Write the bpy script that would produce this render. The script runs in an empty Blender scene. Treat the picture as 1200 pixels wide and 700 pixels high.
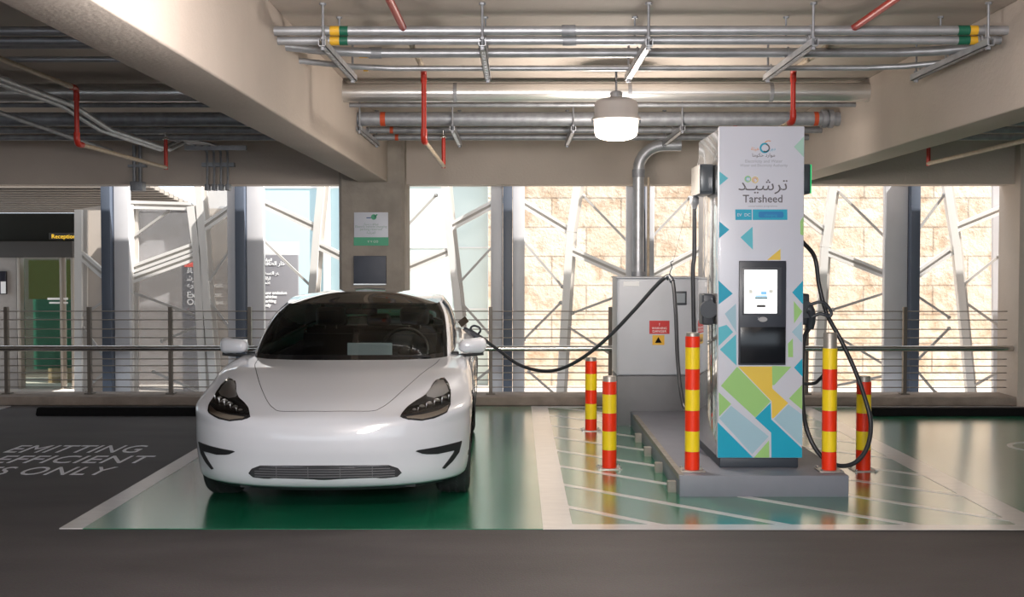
import bpy, bmesh, math, random
from mathutils import Vector, Matrix
from mathutils.bvhtree import BVHTree
random.seed(7)
PI = math.pi
SC = bpy.context.scene
COL = SC.collection
V = Vector

# ------------------------------------------------------------------ camera
F = 1378.0
CAM = V((0, 0, 1.6))
cam_d = bpy.data.cameras.new('camera'); cam = bpy.data.objects.new('camera', cam_d); COL.objects.link(cam)
cam_d.sensor_width = 36; cam_d.lens = F / 1200 * 36; cam_d.clip_start = .05; cam_d.clip_end = 400
cam.location = CAM
cam.rotation_euler = (math.radians(90 - 1.787), 0, math.radians(.25))
SC.camera = cam
RM = cam.rotation_euler.to_matrix()
def ray(px, py):
    return RM @ V(((px - 600) / F, (350 - py) / F, -1))
def PY(px, py, Y):            # photograph point on the upright plane at distance Y
    d = ray(px, py); return CAM + d * (Y / d.y)
def PG(px, py, Z=0.0):        # photograph point on the level plane at height Z
    d = ray(px, py); return CAM + d * ((Z - 1.6) / d.z)

# ------------------------------------------------------------------ materials
MATS = {}
def mat(name, col=(.5, .5, .5), rough=.5, metal=0, coat=0, coat_r=.05, emit=None, es=0, spec=.5, noise=0, nscale=8, bump=0, bscale=60, col2=None, alpha=None):
    if name in MATS: return MATS[name]
    m = bpy.data.materials.new(name); m.use_nodes = True
    nt = m.node_tree; b = nt.nodes['Principled BSDF']
    b.inputs['Base Color'].default_value = (*col, 1)
    b.inputs['Roughness'].default_value = rough
    b.inputs['Metallic'].default_value = metal
    b.inputs['Specular IOR Level'].default_value = spec
    b.inputs['Coat Weight'].default_value = coat
    b.inputs['Coat Roughness'].default_value = coat_r
    if emit: b.inputs['Emission Color'].default_value = (*emit, 1); b.inputs['Emission Strength'].default_value = es
    tc = nt.nodes.new('ShaderNodeTexCoord')
    if noise or col2:
        n = nt.nodes.new('ShaderNodeTexNoise'); n.inputs['Scale'].default_value = nscale; n.inputs['Detail'].default_value = 6
        nt.links.new(tc.outputs['Object'], n.inputs['Vector'])
        r = nt.nodes.new('ShaderNodeValToRGB')
        c2 = col2 or tuple(c * (1 - noise) for c in col)
        r.color_ramp.elements[0].position = .35; r.color_ramp.elements[1].position = .65
        r.color_ramp.elements[0].color = (*c2, 1); r.color_ramp.elements[1].color = (*col, 1)
        nt.links.new(n.outputs['Fac'], r.inputs['Fac']); nt.links.new(r.outputs['Color'], b.inputs['Base Color'])
    if bump:
        n2 = nt.nodes.new('ShaderNodeTexNoise'); n2.inputs['Scale'].default_value = bscale; n2.inputs['Detail'].default_value = 5
        nt.links.new(tc.outputs['Object'], n2.inputs['Vector'])
        bp = nt.nodes.new('ShaderNodeBump'); bp.inputs['Strength'].default_value = bump; bp.inputs['Distance'].default_value = .02
        nt.links.new(n2.outputs['Fac'], bp.inputs['Height']); nt.links.new(bp.outputs['Normal'], b.inputs['Normal'])
    MATS[name] = m
    return m
def glassy(name, tint=(.8, .85, .85), rough=.0, base=.04, fr_ior=1.5, haze=0, hazecol=(.8, .8, .8)):
    """thin glass: tinted see-through plus a Fresnel reflection"""
    m = bpy.data.materials.new(name); m.use_nodes = True; nt = m.node_tree
    nt.nodes.remove(nt.nodes['Principled BSDF']); out = nt.nodes['Material Output']
    t = nt.nodes.new('ShaderNodeBsdfTransparent'); t.inputs[0].default_value = (*tint, 1)
    src = t.outputs[0]
    if haze:
        d = nt.nodes.new('ShaderNodeBsdfDiffuse'); d.inputs[0].default_value = (*hazecol, 1)
        mh = nt.nodes.new('ShaderNodeMixShader'); mh.inputs[0].default_value = haze
        nt.links.new(src, mh.inputs[1]); nt.links.new(d.outputs[0], mh.inputs[2]); src = mh.outputs[0]
    g = nt.nodes.new('ShaderNodeBsdfGlossy'); g.inputs['Roughness'].default_value = rough
    fr = nt.nodes.new('ShaderNodeFresnel'); fr.inputs[0].default_value = fr_ior
    mx = nt.nodes.new('ShaderNodeMixShader')
    nt.links.new(fr.outputs[0], mx.inputs[0]); nt.links.new(src, mx.inputs[1]); nt.links.new(g.outputs[0], mx.inputs[2])
    nt.links.new(mx.outputs[0], out.inputs[0]); MATS[name] = m
    return m

CONC = mat('painted concrete', (.58, .50, .44), .75, noise=.10, nscale=1.3, bump=.15, bscale=40)
CONC_CEIL = mat('ceiling concrete', (.60, .525, .465), .8, noise=.12, nscale=1.0, bump=.15, bscale=30)
CONC_COL = mat('bare concrete column', (.38, .335, .29), .8, noise=.22, nscale=5, bump=.25, bscale=30)
KERB = mat('kerb concrete', (.34, .28, .24), .8, noise=.25, nscale=6, bump=.2)
GALV = mat('galvanised steel', (.50, .51, .54), .42, metal=.6, noise=.22, nscale=9)
GALV_D = mat('dull galvanised steel', (.36, .37, .40), .5, metal=.45, noise=.25, nscale=14)
BRIGHT = mat('bright sheet metal', (.78, .77, .76), .30, metal=.85, noise=.08, nscale=5)
SPR = mat('cream sprinkler pipe', (.50, .40, .29), .5, noise=.2, nscale=20)
RED = mat('red pipe paint', (.45, .025, .012), .4)
BLACK = mat('black rubber', (.006, .006, .007), .8, spec=.15, noise=.3, nscale=40)
BLK_GLOSS = mat('gloss black', (.008, .008, .010), .08, spec=.6)
DGREY = mat('dark grey plastic', (.045, .052, .065), .4)
BLUEGREY = mat('blue grey steel', (.085, .105, .145), .45)
PALEBAND = mat('pale grey steel cladding', (.60, .60, .63), .4, noise=.06, nscale=3)
WHITE_ST = mat('white painted steel', (.80, .785, .765), .4)
GREY_ST = mat('grey painted brace', (.48, .465, .45), .45)
CABLE = mat('cable sheath', (.03, .032, .038), .38)
STEEL = mat('stainless steel', (.62, .60, .57), .22, metal=1)

# ------------------------------------------------------------------ mesh helpers
class MB:
    def __init__(s): s.bm = bmesh.new(); s.mats = []
    def mi(s, m):
        if m is None: return 0
        if m not in s.mats: s.mats.append(m)
        return s.mats.index(m)
    def box(s, lo, hi, m=None, bev=0, mtx=None):
        k = s.mi(m); c = [(a + b) / 2 for a, b in zip(lo, hi)]; d = [abs(b - a) for a, b in zip(lo, hi)]
        t = bmesh.new(); bmesh.ops.create_cube(t, size=1)
        for v in t.verts: v.co = V((v.co.x * d[0] + c[0], v.co.y * d[1] + c[1], v.co.z * d[2] + c[2]))
        if bev: bmesh.ops.bevel(t, geom=t.edges[:], offset=bev, segments=3, affect='EDGES', profile=.5)
        s.take(t, k, mtx); return s
    def take(s, t, k=0, mtx=None):
        if mtx is not None: bmesh.ops.transform(t, matrix=mtx, verts=t.verts)
        vm = {v: s.bm.verts.new(v.co) for v in t.verts}
        for f in t.faces:
            try: nf = s.bm.faces.new([vm[v] for v in f.verts])
            except ValueError: continue
            nf.material_index = k; nf.smooth = True
        t.free()
    def prism(s, pts, y0, y1, m=None, axis='y', bev=0):
        """polygon of (a,b) pairs extruded along an axis; y: a=x b=z, x: a=y b=z, z: a=x b=y"""
        k = s.mi(m)
        def mk(a, b, c): return {'y': V((a, c, b)), 'x': V((c, a, b)), 'z': V((a, b, c))}[axis]
        t = bmesh.new()
        A = [t.verts.new(mk(a, b, y0)) for a, b in pts]; B = [t.verts.new(mk(a, b, y1)) for a, b in pts]
        t.faces.new(A); t.faces.new(B[::-1]); n = len(pts)
        for i in range(n): t.faces.new((A[i], B[i], B[(i + 1) % n], A[(i + 1) % n]))
        bmesh.ops.recalc_face_normals(t, faces=t.faces)
        if bev: bmesh.ops.bevel(t, geom=t.edges[:], offset=bev, segments=2, affect='EDGES')
        s.take(t, k); return s
    def tube(s, pts, r, m=None, seg=12, caps=True, rs=None):
        k = s.mi(m); pts = [V(p) for p in pts]; rings = []; up = None
        for i, p in enumerate(pts):
            a = pts[max(i - 1, 0)]; b = pts[min(i + 1, len(pts) - 1)]; d = (b - a).normalized()
            if up is None:
                up = V((0, 0, 1)) if abs(d.z) < .9 else V((0, 1, 0))
            x = d.cross(up).normalized(); up = x.cross(d).normalized()
            rr = rs[i] if rs else r
            rings.append([s.bm.verts.new(p + (x * math.cos(t) + up * math.sin(t)) * rr) for t in [2 * PI * j / seg for j in range(seg)]])
        for a, b in zip(rings, rings[1:]):
            for j in range(seg):
                f = s.bm.faces.new((a[j], a[(j + 1) % seg], b[(j + 1) % seg], b[j])); f.smooth = True; f.material_index = k
        if caps:
            for R, rev in ((rings[0], False), (rings[-1], True)):
                f = s.bm.faces.new(R if rev else R[::-1]); f.material_index = k
        return s
    def lathe(s, prof, m=None, seg=32, loc=(0, 0, 0), mtx=None, close=True):
        """profile of (radius, height) turned about the z axis"""
        k = s.mi(m); t = bmesh.new(); rings = []
        for r, z in prof:
            rings.append([t.verts.new((loc[0] + max(r, 1e-4) * math.cos(2 * PI * j / seg), loc[1] + max(r, 1e-4) * math.sin(2 * PI * j / seg), loc[2] + z)) for j in range(seg)])
        for a, b in zip(rings, rings[1:]):
            for j in range(seg): t.faces.new((a[j], a[(j + 1) % seg], b[(j + 1) % seg], b[j]))
        if close:
            t.faces.new(rings[0][::-1]); t.faces.new(rings[-1])
        bmesh.ops.recalc_face_normals(t, faces=t.faces)
        s.take(t, k, mtx); return s
    def bar(s, a, b, w, h, m=None, side=None):
        """rectangular bar from a to b; w across, h along `side`"""
        a, b = V(a), V(b); d = (b - a).normalized(); sd = V(side or (0, 1, 0))
        x = d.cross(sd).normalized(); k = s.mi(m); t = bmesh.new(); vs = []
        for p in (a, b):
            for (i, j) in ((-1, -1), (1, -1), (1, 1), (-1, 1)): vs.append(t.verts.new(p + x * i * w / 2 + sd.normalized() * j * h / 2))
        for f in ((0, 1, 2, 3), (7, 6, 5, 4), (0, 4, 5, 1), (1, 5, 6, 2), (2, 6, 7, 3), (3, 7, 4, 0)): t.faces.new([vs[i] for i in f])
        bmesh.ops.recalc_face_normals(t, faces=t.faces)
        s.take(t, k); return s
    def sphere(s, c, r, m=None, sc=(1, 1, 1), seg=20, mtx=None):
        t = bmesh.new(); bmesh.ops.create_uvsphere(t, u_segments=seg, v_segments=seg // 2, radius=r)
        for v in t.verts: v.co = V((v.co.x * sc[0] + c[0], v.co.y * sc[1] + c[1], v.co.z * sc[2] + c[2]))
        s.take(t, s.mi(m), mtx); return s
    def build(s, name, m=None, parent=None, loc=None, angle=40):
        me = bpy.data.meshes.new(name); s.bm.normal_update()
        s.bm.to_mesh(me); s.bm.free()
        for x in (s.mats or ([m] if m else [])): me.materials.append(x)
        o = bpy.data.objects.new(name, me); COL.objects.link(o)
        if loc is not None: # geometry was given in world space: move the origin
            me.transform(Matrix.Translation(-V(loc))); o.location = loc
        if parent is not None: o.parent = parent
        sharp(me, angle)
        return o
def sharp(me, deg):
    if not me.polygons: return
    bm = bmesh.new(); bm.from_mesh(me); a = math.radians(deg)
    for e in bm.edges:
        e.smooth = not (len(e.link_faces) == 2 and e.calc_face_angle(0) > a)
    for f in bm.faces: f.smooth = True
    bm.to_mesh(me); bm.free()
def tag(o, label=None, cat=None, group=None, kind=None):
    if label: o['label'] = label
    if cat: o['category'] = cat
    if group: o['group'] = group
    if kind: o['kind'] = kind
    return o
def empty(name, loc, label=None, cat=None, group=None, rz=0):
    o = bpy.data.objects.new(name, None); COL.objects.link(o); o.location = loc; o.rotation_euler.z = rz
    o.empty_display_size = .1
    return tag(o, label, cat, group)
def struct(o): o['kind'] = 'structure'; return o
def copy_tree(o, parent=None):
    c = o.copy(); COL.objects.link(c); c.parent = parent
    for ch in [x for x in bpy.data.objects if x.parent == o]: copy_tree(ch, c)
    return c
def cr(P, t):
    """Catmull-Rom through P, t in 0..len-1"""
    n = len(P) - 1; i = min(int(t), n - 1); u = t - i
    p1, p2 = P[i], P[i + 1]
    p0 = P[i - 1] if i > 0 else p1 * 2 - p2
    p3 = P[i + 2] if i + 2 <= n else p2 * 2 - p1
    return .5 * ((2 * p1) + (p2 - p0) * u + (2 * p0 - 5 * p1 + 4 * p2 - p3) * u * u + (3 * p1 - p0 - 3 * p2 + p3) * u ** 3)
def smooth(P, n=8):
    P = [V(p) for p in P]
    return [cr(P, k / n) for k in range((len(P) - 1) * n + 1)]
def text(s, size, m, parent, name, mtx, align='CENTER', ext=.0008, sx=1, bold=0, shear=0):
    cu = bpy.data.curves.new(name, 'FONT'); cu.body = s; cu.size = size; cu.align_x = align; cu.extrude = ext
    cu.offset = bold; cu.space_character = 1.04 if name == 'floor_lettering' else 1; cu.shear = shear; cu.resolution_u = 3
    o = bpy.data.objects.new(name, cu); COL.objects.link(o)
    dg = bpy.context.evaluated_depsgraph_get(); me = bpy.data.meshes.new_from_object(o.evaluated_get(dg))
    bpy.data.objects.remove(o); me.name = name
    me.transform(Matrix.Diagonal((sx, 1, 1, 1))); me.transform(mtx)
    me.materials.clear(); me.materials.append(m)
    q = bpy.data.objects.new(name, me); COL.objects.link(q)
    if parent is not None: q.parent = parent
    return q
def facing(x, y, z):      # text stands upright, read from the camera's side
    return Matrix.Translation((x, y, z)) @ Matrix.Rotation(PI / 2, 4, 'X')
# ================================================================== SETTING
# asphalt
def asphalt():
    m = bpy.data.materials.new('asphalt'); m.use_nodes = True; nt = m.node_tree; b = nt.nodes['Principled BSDF']
    tc = nt.nodes.new('ShaderNodeTexCoord')
    mp = nt.nodes.new('ShaderNodeMapping'); mp.inputs['Scale'].default_value = (.6, 1.6, 1)
    nt.links.new(tc.outputs['Object'], mp.inputs[0])
    n1 = nt.nodes.new('ShaderNodeTexNoise'); n1.inputs['Scale'].default_value = 1.5; n1.inputs['Detail'].default_value = 7
    n2 = nt.nodes.new('ShaderNodeTexNoise'); n2.inputs['Scale'].default_value = 90; n2.inputs['Detail'].default_value = 3
    nt.links.new(mp.outputs[0], n1.inputs['Vector']); nt.links.new(tc.outputs['Object'], n2.inputs['Vector'])
    r = nt.nodes.new('ShaderNodeValToRGB'); r.color_ramp.elements[0].position = .3; r.color_ramp.elements[1].position = .7
    r.color_ramp.elements[0].color = (.082, .074, .076, 1); r.color_ramp.elements[1].color = (.118, .107, .110, 1)
    nt.links.new(n1.outputs['Fac'], r.inputs['Fac'])
    mx = nt.nodes.new('ShaderNodeMix'); mx.data_type = 'RGBA'; mx.blend_type = 'MULTIPLY'; mx.inputs[0].default_value = .5
    nt.links.new(r.outputs[0], mx.inputs[6]); nt.links.new(n2.outputs['Color'], mx.inputs[7])
    nt.links.new(mx.outputs[2], b.inputs['Base Color'])
    b.inputs['Roughness'].default_value = .62; b.inputs['Specular IOR Level'].default_value = .3
    bp = nt.nodes.new('ShaderNodeBump'); bp.inputs['Strength'].default_value = .25; bp.inputs['Distance'].default_value = .01
    nt.links.new(n2.outputs['Fac'], bp.inputs['Height']); nt.links.new(bp.outputs[0], b.inputs['Normal'])
    return m
ASPH = asphalt()
def paint(name, c1, c2, rough, scale=3.0):
    m = bpy.data.materials.new(name); m.use_nodes = True; nt = m.node_tree; b = nt.nodes['Principled BSDF']
    tc = nt.nodes.new('ShaderNodeTexCoord')
    n1 = nt.nodes.new('ShaderNodeTexNoise'); n1.inputs['Scale'].default_value = scale; n1.inputs['Detail'].default_value = 8
    mp = nt.nodes.new('ShaderNodeMapping'); mp.inputs['Scale'].default_value = (1, 2.5, 1)
    nt.links.new(tc.outputs['Object'], mp.inputs[0]); nt.links.new(mp.outputs[0], n1.inputs['Vector'])
    r = nt.nodes.new('ShaderNodeValToRGB'); r.color_ramp.elements[0].position = .35; r.color_ramp.elements[1].position = .65
    r.color_ramp.elements[0].color = (*c1, 1); r.color_ramp.elements[1].color = (*c2, 1)
    nt.links.new(n1.outputs['Fac'], r.inputs['Fac']); nt.links.new(r.outputs[0], b.inputs['Base Color'])
    b.inputs['Coat Weight'].default_value = 1; b.inputs['Coat Roughness'].default_value = .19; b.inputs['Coat IOR'].default_value = 1.6
    rr = nt.nodes.new('ShaderNodeMapRange'); rr.inputs[3].default_value = rough * .8; rr.inputs[4].default_value = rough * 1.25
    nt.links.new(n1.outputs['Fac'], rr.inputs[0]); nt.links.new(rr.outputs[0], b.inputs['Roughness'])
    return m
GREEN = paint('green floor paint', (.008, .17, .085), (.014, .20, .105), .20)
LINE = paint('white line paint', (.60, .585, .60), (.68, .665, .67), .30, 6)

X0, X1 = -9.0, 9.0
m = MB(); m.box((X0, -9, -.3), (X1, 13.05, 0), ASPH); struct(m.build('floor'))

YF, YB = 6.98, 12.95     # front and back edge of the bays
def quadz(mb, pts, z0, z1, mt): mb.prism([(p[0], p[1]) for p in pts], z0, z1, mt, axis='z')
LXf, LXb = PG(104, 620).x, PG(104, 620).x + .0
XL = -2.60          # green starts (inner edge of the left white line)
XM0, XM1 = .155, .335   # centre line
XR0, XR1 = 3.03, 3.22   # right line of the hatched zone
m = MB(); quadz(m, [(XL, YF), (8.8, YF), (8.8, YB), (XL, YB)], 0, .004, GREEN); struct(m.build('floor_paint'))
m = MB(); quadz(m, [(XL - .14, YF), (XL, YF), (XL, YB), (XL - .14, YB)], 0, .006, LINE); struct(m.build('floor_line'))
m = MB(); quadz(m, [(XM0, YF), (XM1, YF), (XM1, YB), (XM0, YB)], .004, .006, LINE); struct(m.build('floor_line'))
m = MB(); quadz(m, [(XR0, YF), (XR1, YF), (XR1, YB), (XR0, YB)], .004, .006, LINE); struct(m.build('floor_line'))
m = MB(); quadz(m, [(XM0, YF - .02), (8.8, YF - .02), (8.8, YF + .115), (XM0, YF + .115)], .004, .0068, LINE); struct(m.build('floor_line'))
m = MB(); quadz(m, [(XM0, YB - .1), (8.8, YB - .1), (8.8, YB), (XM0, YB)], .004, .0068, LINE); struct(m.build('floor_line'))
m = MB(); quadz(m, [(-5.74, YF), (-5.60, YF), (-5.60, YB), (-5.74, YB)], 0, .006, LINE); struct(m.build('floor_line'))
m = MB(); cc = PG(1224, 525)
for j in range(40):
    t0, t1 = 2 * PI * j / 40, 2 * PI * (j + 1) / 40
    quadz(m, [(cc.x + r_ * math.cos(t), cc.y + r_ * math.sin(t)) for r_, t in ((.30, t0), (.30, t1), (.255, t1), (.255, t0))], .004, .0062, LINE)
struct(m.build('floor_symbol'))
# hatching: parallel diagonal stripes clipped to the zone between the two lines
hat = MB()
def clip_seg(x0, y0, slope, w):
    # stripe runs right and toward the camera from (x0,y0)
    pts = []
    def poly(off):
        xa, ya = XM1, y0 + off; xb = XR0; yb = ya - slope * (XR0 - XM1)
        if yb < YF + .1: xb = XM1 + (ya - (YF + .1)) / slope; yb = YF + .1
        if ya > YB - .1: xa = XM1 + (ya - (YB - .1)) / slope; ya = YB - .1
        return (xa, ya), (xb, yb)
    a, b = poly(0), poly(w)
    if a[1][0] > a[0][0] and a[0][1] > YF + .1 and b[0][1] > YF + .1 and b[0][0] < XR0 and a[0][0] < XR0: return [a[0], a[1], b[1], b[0]]
# stripe line through (648,598)->(770,610): slope in the ground plane
_a, _b = PG(660, 567), PG(905, 611)
SL = (_a.y - _b.y) / (_b.x - _a.x)
ys = [PG(665, y).y for y in (597, 567, 541.5, 521, 504, 489.5, 479)]
step = ys[1] - ys[0]
ylist = [ys[0] + step * .87 * k for k in range(-1, 13)]
for y in ylist:
    q = clip_seg(XM1, y, SL, .085)
    if q: quadz(hat, q, .004, .0062, LINE)
struct(hat.build('floor_hatching'))

# painted lettering of the neighbouring bay
TX = mat('white lettering paint', (.80, .80, .86), .5)
for s, px, y0, y1, sxx, nm in (('EMITTING', 184, 522.5, 531, .445, 0), ('EFFICIENT', 190, 534.7, 543.3, .53, 1), ('VEHICLES ONLY', 145, 547.8, 557.2, .50, 2)):
    a, b = PG(px - 8, y1), PG(px, y0); cap = (b.y - a.y)
    t = text(s, cap / .70, TX, None, 'floor_lettering', Matrix.Identity(4), 'RIGHT', .001, sx=sxx, bold=0)
    t.data.transform(Matrix.Translation((PG(px - 6, y0).x, a.y, .003)))
    struct(t)

# kerb at the back of the bays
m = MB(); m.box((X0, 13.02, 0), (X1, 13.55, .10), KERB, bev=.012); struct(m.build('kerb'))
# black wheel stops
for a, b, lab in ((38, 236, 'long low black rubber wheel stop in the unpainted bay beside the car'), (1024, 1262, 'long low black rubber wheel stop at the end of the green bay on the right')):
    xa, xb = PG(a, 489).x, PG(b, 489).x
    m = MB(); m.prism([(12.12, 0), (12.16, .085), (12.26, .085), (12.30, 0)], xa, xb, BLACK, axis='x', bev=.01)
    o = m.build('wheel_stop', loc=((xa + xb) / 2, 12.21, 0)); tag(o, lab, 'wheel stop')

# ceiling, header wall, beams, columns
ZC = 3.10
m = MB(); m.box((X0, -9, ZC), (X1, 13.52, ZC + .2), CONC_CEIL)
o = struct(m.build('ceiling'))
m = MB(); m.box((X0, 13.15, 2.465), (X1, 13.5, ZC), CONC); struct(m.build('wall_back'))
m = MB(); m.box((X0 - .2, -9, 0), (X0, 13.05, ZC), CONC_COL); struct(m.build('blocking_wall_left'))  # unseen wall, added to keep side daylight off the left ceiling
m = MB(); m.box((X1, -9, 0), (X1 + .2, 13.05, ZC), CONC_COL); struct(m.build('blocking_wall_right'))  # unseen wall, added to block daylight from the right side
def beam(x0, x1):
    mm = MB(); mm.box((x0, -9, 2.475), (x1, 13.0, ZC), CONC, bev=.012); return struct(mm.build('beam'))
beam(-1.745, -1.42); beam(2.86, 3.17)
XC0, XC1 = PY(397, 300, 12.9).x, PY(474, 300, 12.9).x
m = MB()
c = .035
m.prism([(XC0 + c, 12.9), (XC1 - c, 12.9), (XC1, 12.9 + c), (XC1, 13.56), (XC0, 13.56), (XC0, 12.9 + c)], 0, ZC, CONC_COL, axis='z')
struct(m.build('column'))
xr = PY(1190, 300, 13.1).x
m = MB(); m.box((xr, 13.0, 0), (xr + .9, 13.56, ZC), CONC); struct(m.build('column'))

# ================================================================== RAILING
RB = mat('railing post', (.16, .14, .12), .45, metal=.4)
WIRE = mat('railing wire', (.30, .27, .24), .4, metal=.6)
rail = empty('cable_railing', (0, 13.3, .1), 'horizontal steel cable railing with thin posts along the back kerb', 'railing')
YR = 13.3
def rp(px):
    x = PY(px, 410, YR).x; mm = MB()
    mm.prism([(x - .02, .1), (x + .02, .1), (x + .02, 1.09), (x - .02, 1.09)], YR - .03, YR + .03, RB, bev=.003)
    mm.box((x - .05, YR - .05, .1), (x + .05, YR + .05, .112), RB)
    mm.build('post', parent=rail).matrix_parent_inverse = Matrix.Translation((0, -13.3, -.1))
for px in (-82, 8, 105, 200, 293, 387, 481, 575, 715, 830, 945, 1060, 1187): rp(px)
for k, y in enumerate((365, 375, 386, 396, 421, 429, 437, 445.5, 454)):
    z = PY(600, y, YR).z; mm = MB(); mm.tube([(X0 + .1, YR, z), (xr if False else X1 - .1, YR, z)], .006, WIRE, seg=8)
    mm.build('cable', parent=rail).matrix_parent_inverse = Matrix.Translation((0, -13.3, -.1))
# vehicle guard pipe in front of it
YP = 13.14
z = PY(600, 408.5, YP).z; xe = PY(1195, 408, YP).x
m = MB(); m.tube([(X0 + .05, YP, z), (xe, YP, z)], .033, STEEL, seg=20)
gr = m.build('guard_rail', loc=(0, YP, 0)); tag(gr, 'round stainless guard rail pipe running low across the cable railing', 'guard rail')
for px in (8, 293, 715, 1060):
    x = PY(px, 410, YP).x; mm = MB(); mm.box((x - .02, YP + .02, z - .02), (x + .02, YR + .02, z + .02), RB)
    mm.build('bracket', parent=gr).matrix_parent_inverse = Matrix.Translation((0, -YP, 0))

# ================================================================== FACADE SCREEN
YS = 14.0
def sx(px): return PY(px, 350, YS).x
posts = (130, 285, 440, 595, 749, 907, 1067)
zt, zb = 2.75, -.2
post_lab = ['between entrance and grey mesh panel', 'left of the parked car', 'hidden behind the concrete column', 'between the car and the small bollards', 'behind the steel conduit of the cabinet', 'behind the charging station', 'right of the charging station, beyond the railing']
for i, px in enumerate(posts):
    if px in (440, 907): continue
    x = sx(px)
    e = empty('facade_post', (x, YS - .1, zb), 'dark blue-grey steel facade post ' + post_lab[i], 'post', 'facade posts')
    e['label'] = 'blue-grey steel facade post ' + post_lab[i]; del e['group']
    mm = MB(); mm.box((-.055, -.06, 0), (.055, .10, zt - zb), BLUEGREY, bev=.004); mm.build('post_core', parent=e)
    bands = {130: ((-.20, -.07), (.062, .24)) [1:], 285: ((-.17, -.06), (.06, .26)), 595: ((-.20, -.06), (.06, .20)), 749: ((-.16, -.06), (.06, .17)), 1067: ((-.33, -.06), )}[px]
    for a, b in bands:
        mm = MB(); mm.box((a, .04, 0), (b, .13, zt - zb), PALEBAND, bev=.006); mm.build('side_flange', parent=e)
# lattice screens: each bay one screen
BAY = [
 ('white lattice screen beyond the railing beside the building entrance', (88, 124), [('T', 91, 295, 124, 324), ('t', 95, 371, 124, 352), ('t', 97, 384, 120, 415), ('t', 95, 460, 124, 436), ('P', 93, 246, 93, 463), ]),
 ('white framed screen with grey perforated sheet, left of the red-lit sign', (137, 247), [('T', 150, 240, 224, 242), ('P', 224, 242, 231, 294), ('P', 231, 294, 239, 463), ('T', 154, 316, 231, 288), ('T', 154, 328, 231, 300), ('t', 154, 279, 197, 248), ('t', 156, 343, 230, 370), ('t', 190, 400, 247, 376), ('P', 153, 240, 153, 463), ('t', 180, 436, 240, 462)]),
 ('white lattice screen in the bay just left of the parked car', (233, 275), [('P', 232, 205, 237, 268), ('P', 237, 268, 242, 346), ('P', 242, 346, 252, 463), ('T', 237, 268, 276, 241), ('t', 245, 330, 275, 285), ('t', 245, 352, 276, 394)]),
 ('white lattice screen seen above the windscreen, left of the concrete column', (305, 400), [('T', 303, 236, 372, 268), ('P', 378, 205, 372, 268), ('P', 372, 268, 366, 343), ('P', 366, 343, 360, 463), ('T', 374, 288, 400, 301), ('t', 309, 282, 365, 336), ('t', 312, 430, 362, 384)]),
 ('white lattice screen between the column and the middle post, behind the charging plug', (478, 582), [('P', 520, 205, 526, 268), ('P', 526, 268, 538, 372), ('P', 538, 372, 540, 463), ('T', 440, 330, 525, 295), ('T', 526, 267, 590, 233), ('t', 478, 264, 511, 229), ('t', 536, 334, 582, 284), ('t', 538, 352, 584, 403), ('t', 553, 450, 584, 425)]),
 ('white lattice screen between the middle post and the cabinet', (608, 738), [('P', 678, 205, 668, 272), ('P', 668, 272, 656, 463), ('T', 604, 233, 669, 272), ('T', 669, 294, 742, 326), ('t', 613, 283, 659, 336), ('t', 614, 398, 657, 355), ('t', 684, 230, 738, 286), ('t', 671, 367, 738, 342), ('t', 620, 436, 650, 462), ('t', 667, 384, 738, 430)]),
 ('white lattice screen behind the switchgear cabinet and the charging station', (760, 960), [('T', 758, 326, 830, 288), ('t', 764, 278, 808, 232), ('P', 836, 205, 826, 268), ('P', 826, 268, 834, 463), ('t', 764, 350, 820, 392)]),
 ('white lattice screen immediately right of the charging station', (940, 1040), [('P', 978, 205, 966, 290), ('P', 966, 290, 956, 463), ('T', 925, 240, 966, 272), ('T', 966, 294, 1050, 327), ('t', 982, 224, 1042, 283), ('t', 976, 363, 1042, 342), ('t', 985, 397, 1042, 431), ('t', 965, 455, 1040, 440)]),
 ('white lattice screen at the far right beside the end column', (1072, 1195), [('P', 1107, 205, 1120, 290), ('P', 1120, 290, 1137, 463), ('T', 1068, 326, 1114, 294), ('T', 1119, 268, 1180, 243), ('t', 1072, 275, 1106, 229), ('t', 1127, 335, 1170, 301), ('t', 1129, 353, 1170, 382), ('t', 1070, 344, 1112, 372), ('t', 1077, 420, 1112, 385), ('t', 1136, 455, 1170, 436), ('t', 1072, 432, 1096, 460)]),
]
GROOVE = mat('screen groove', (.50, .47, .44), .5)
for lab, (pa, pb), segs in BAY:
    cx = (sx(pa) + sx(pb)) / 2; e = empty('lattice_screen', (cx, YS + .1, zb), lab, 'lattice screen')
    T = MB(); B = MB(); P = MB(); nT = nB = nP = 0
    for k, a, b, c2, d in segs:
        p, q = PY(a, b, YS + .1) - e.location, PY(c2, d, YS + .1) - e.location; p.y = q.y = 0
        if k == 'T':
            dr = (q - p).normalized(); n = dr.cross(V((0, 1, 0)))
            for s_ in (-.032, .032): T.bar(p + n * s_, q + n * s_, .034, .07, WHITE_ST)
            T.bar(p + V((0, .015, 0)), q + V((0, .015, 0)), .05, .03, GROOVE); nT += 1
        elif k == 'P':
            dr = (q - p).normalized(); n = dr.cross(V((0, 1, 0)))
            P.bar(p, q, .088, .09, WHITE_ST); P.bar(p + n * .065 + V((0, .03, 0)), q + n * .065 + V((0, .03, 0)), .045, .04, GROOVE); nP += 1
        else: B.bar(p, q, .028, .03, GREY_ST); B.sphere(p, .026, GREY_ST, seg=10); B.sphere(q, .026, GREY_ST, seg=10)
        if k == 'T': T.build('cross_rail', parent=e); T = MB()
        elif k == 'P': P.build('mullion', parent=e); P = MB()
        else: B.build('brace', parent=e); B = MB()
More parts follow.
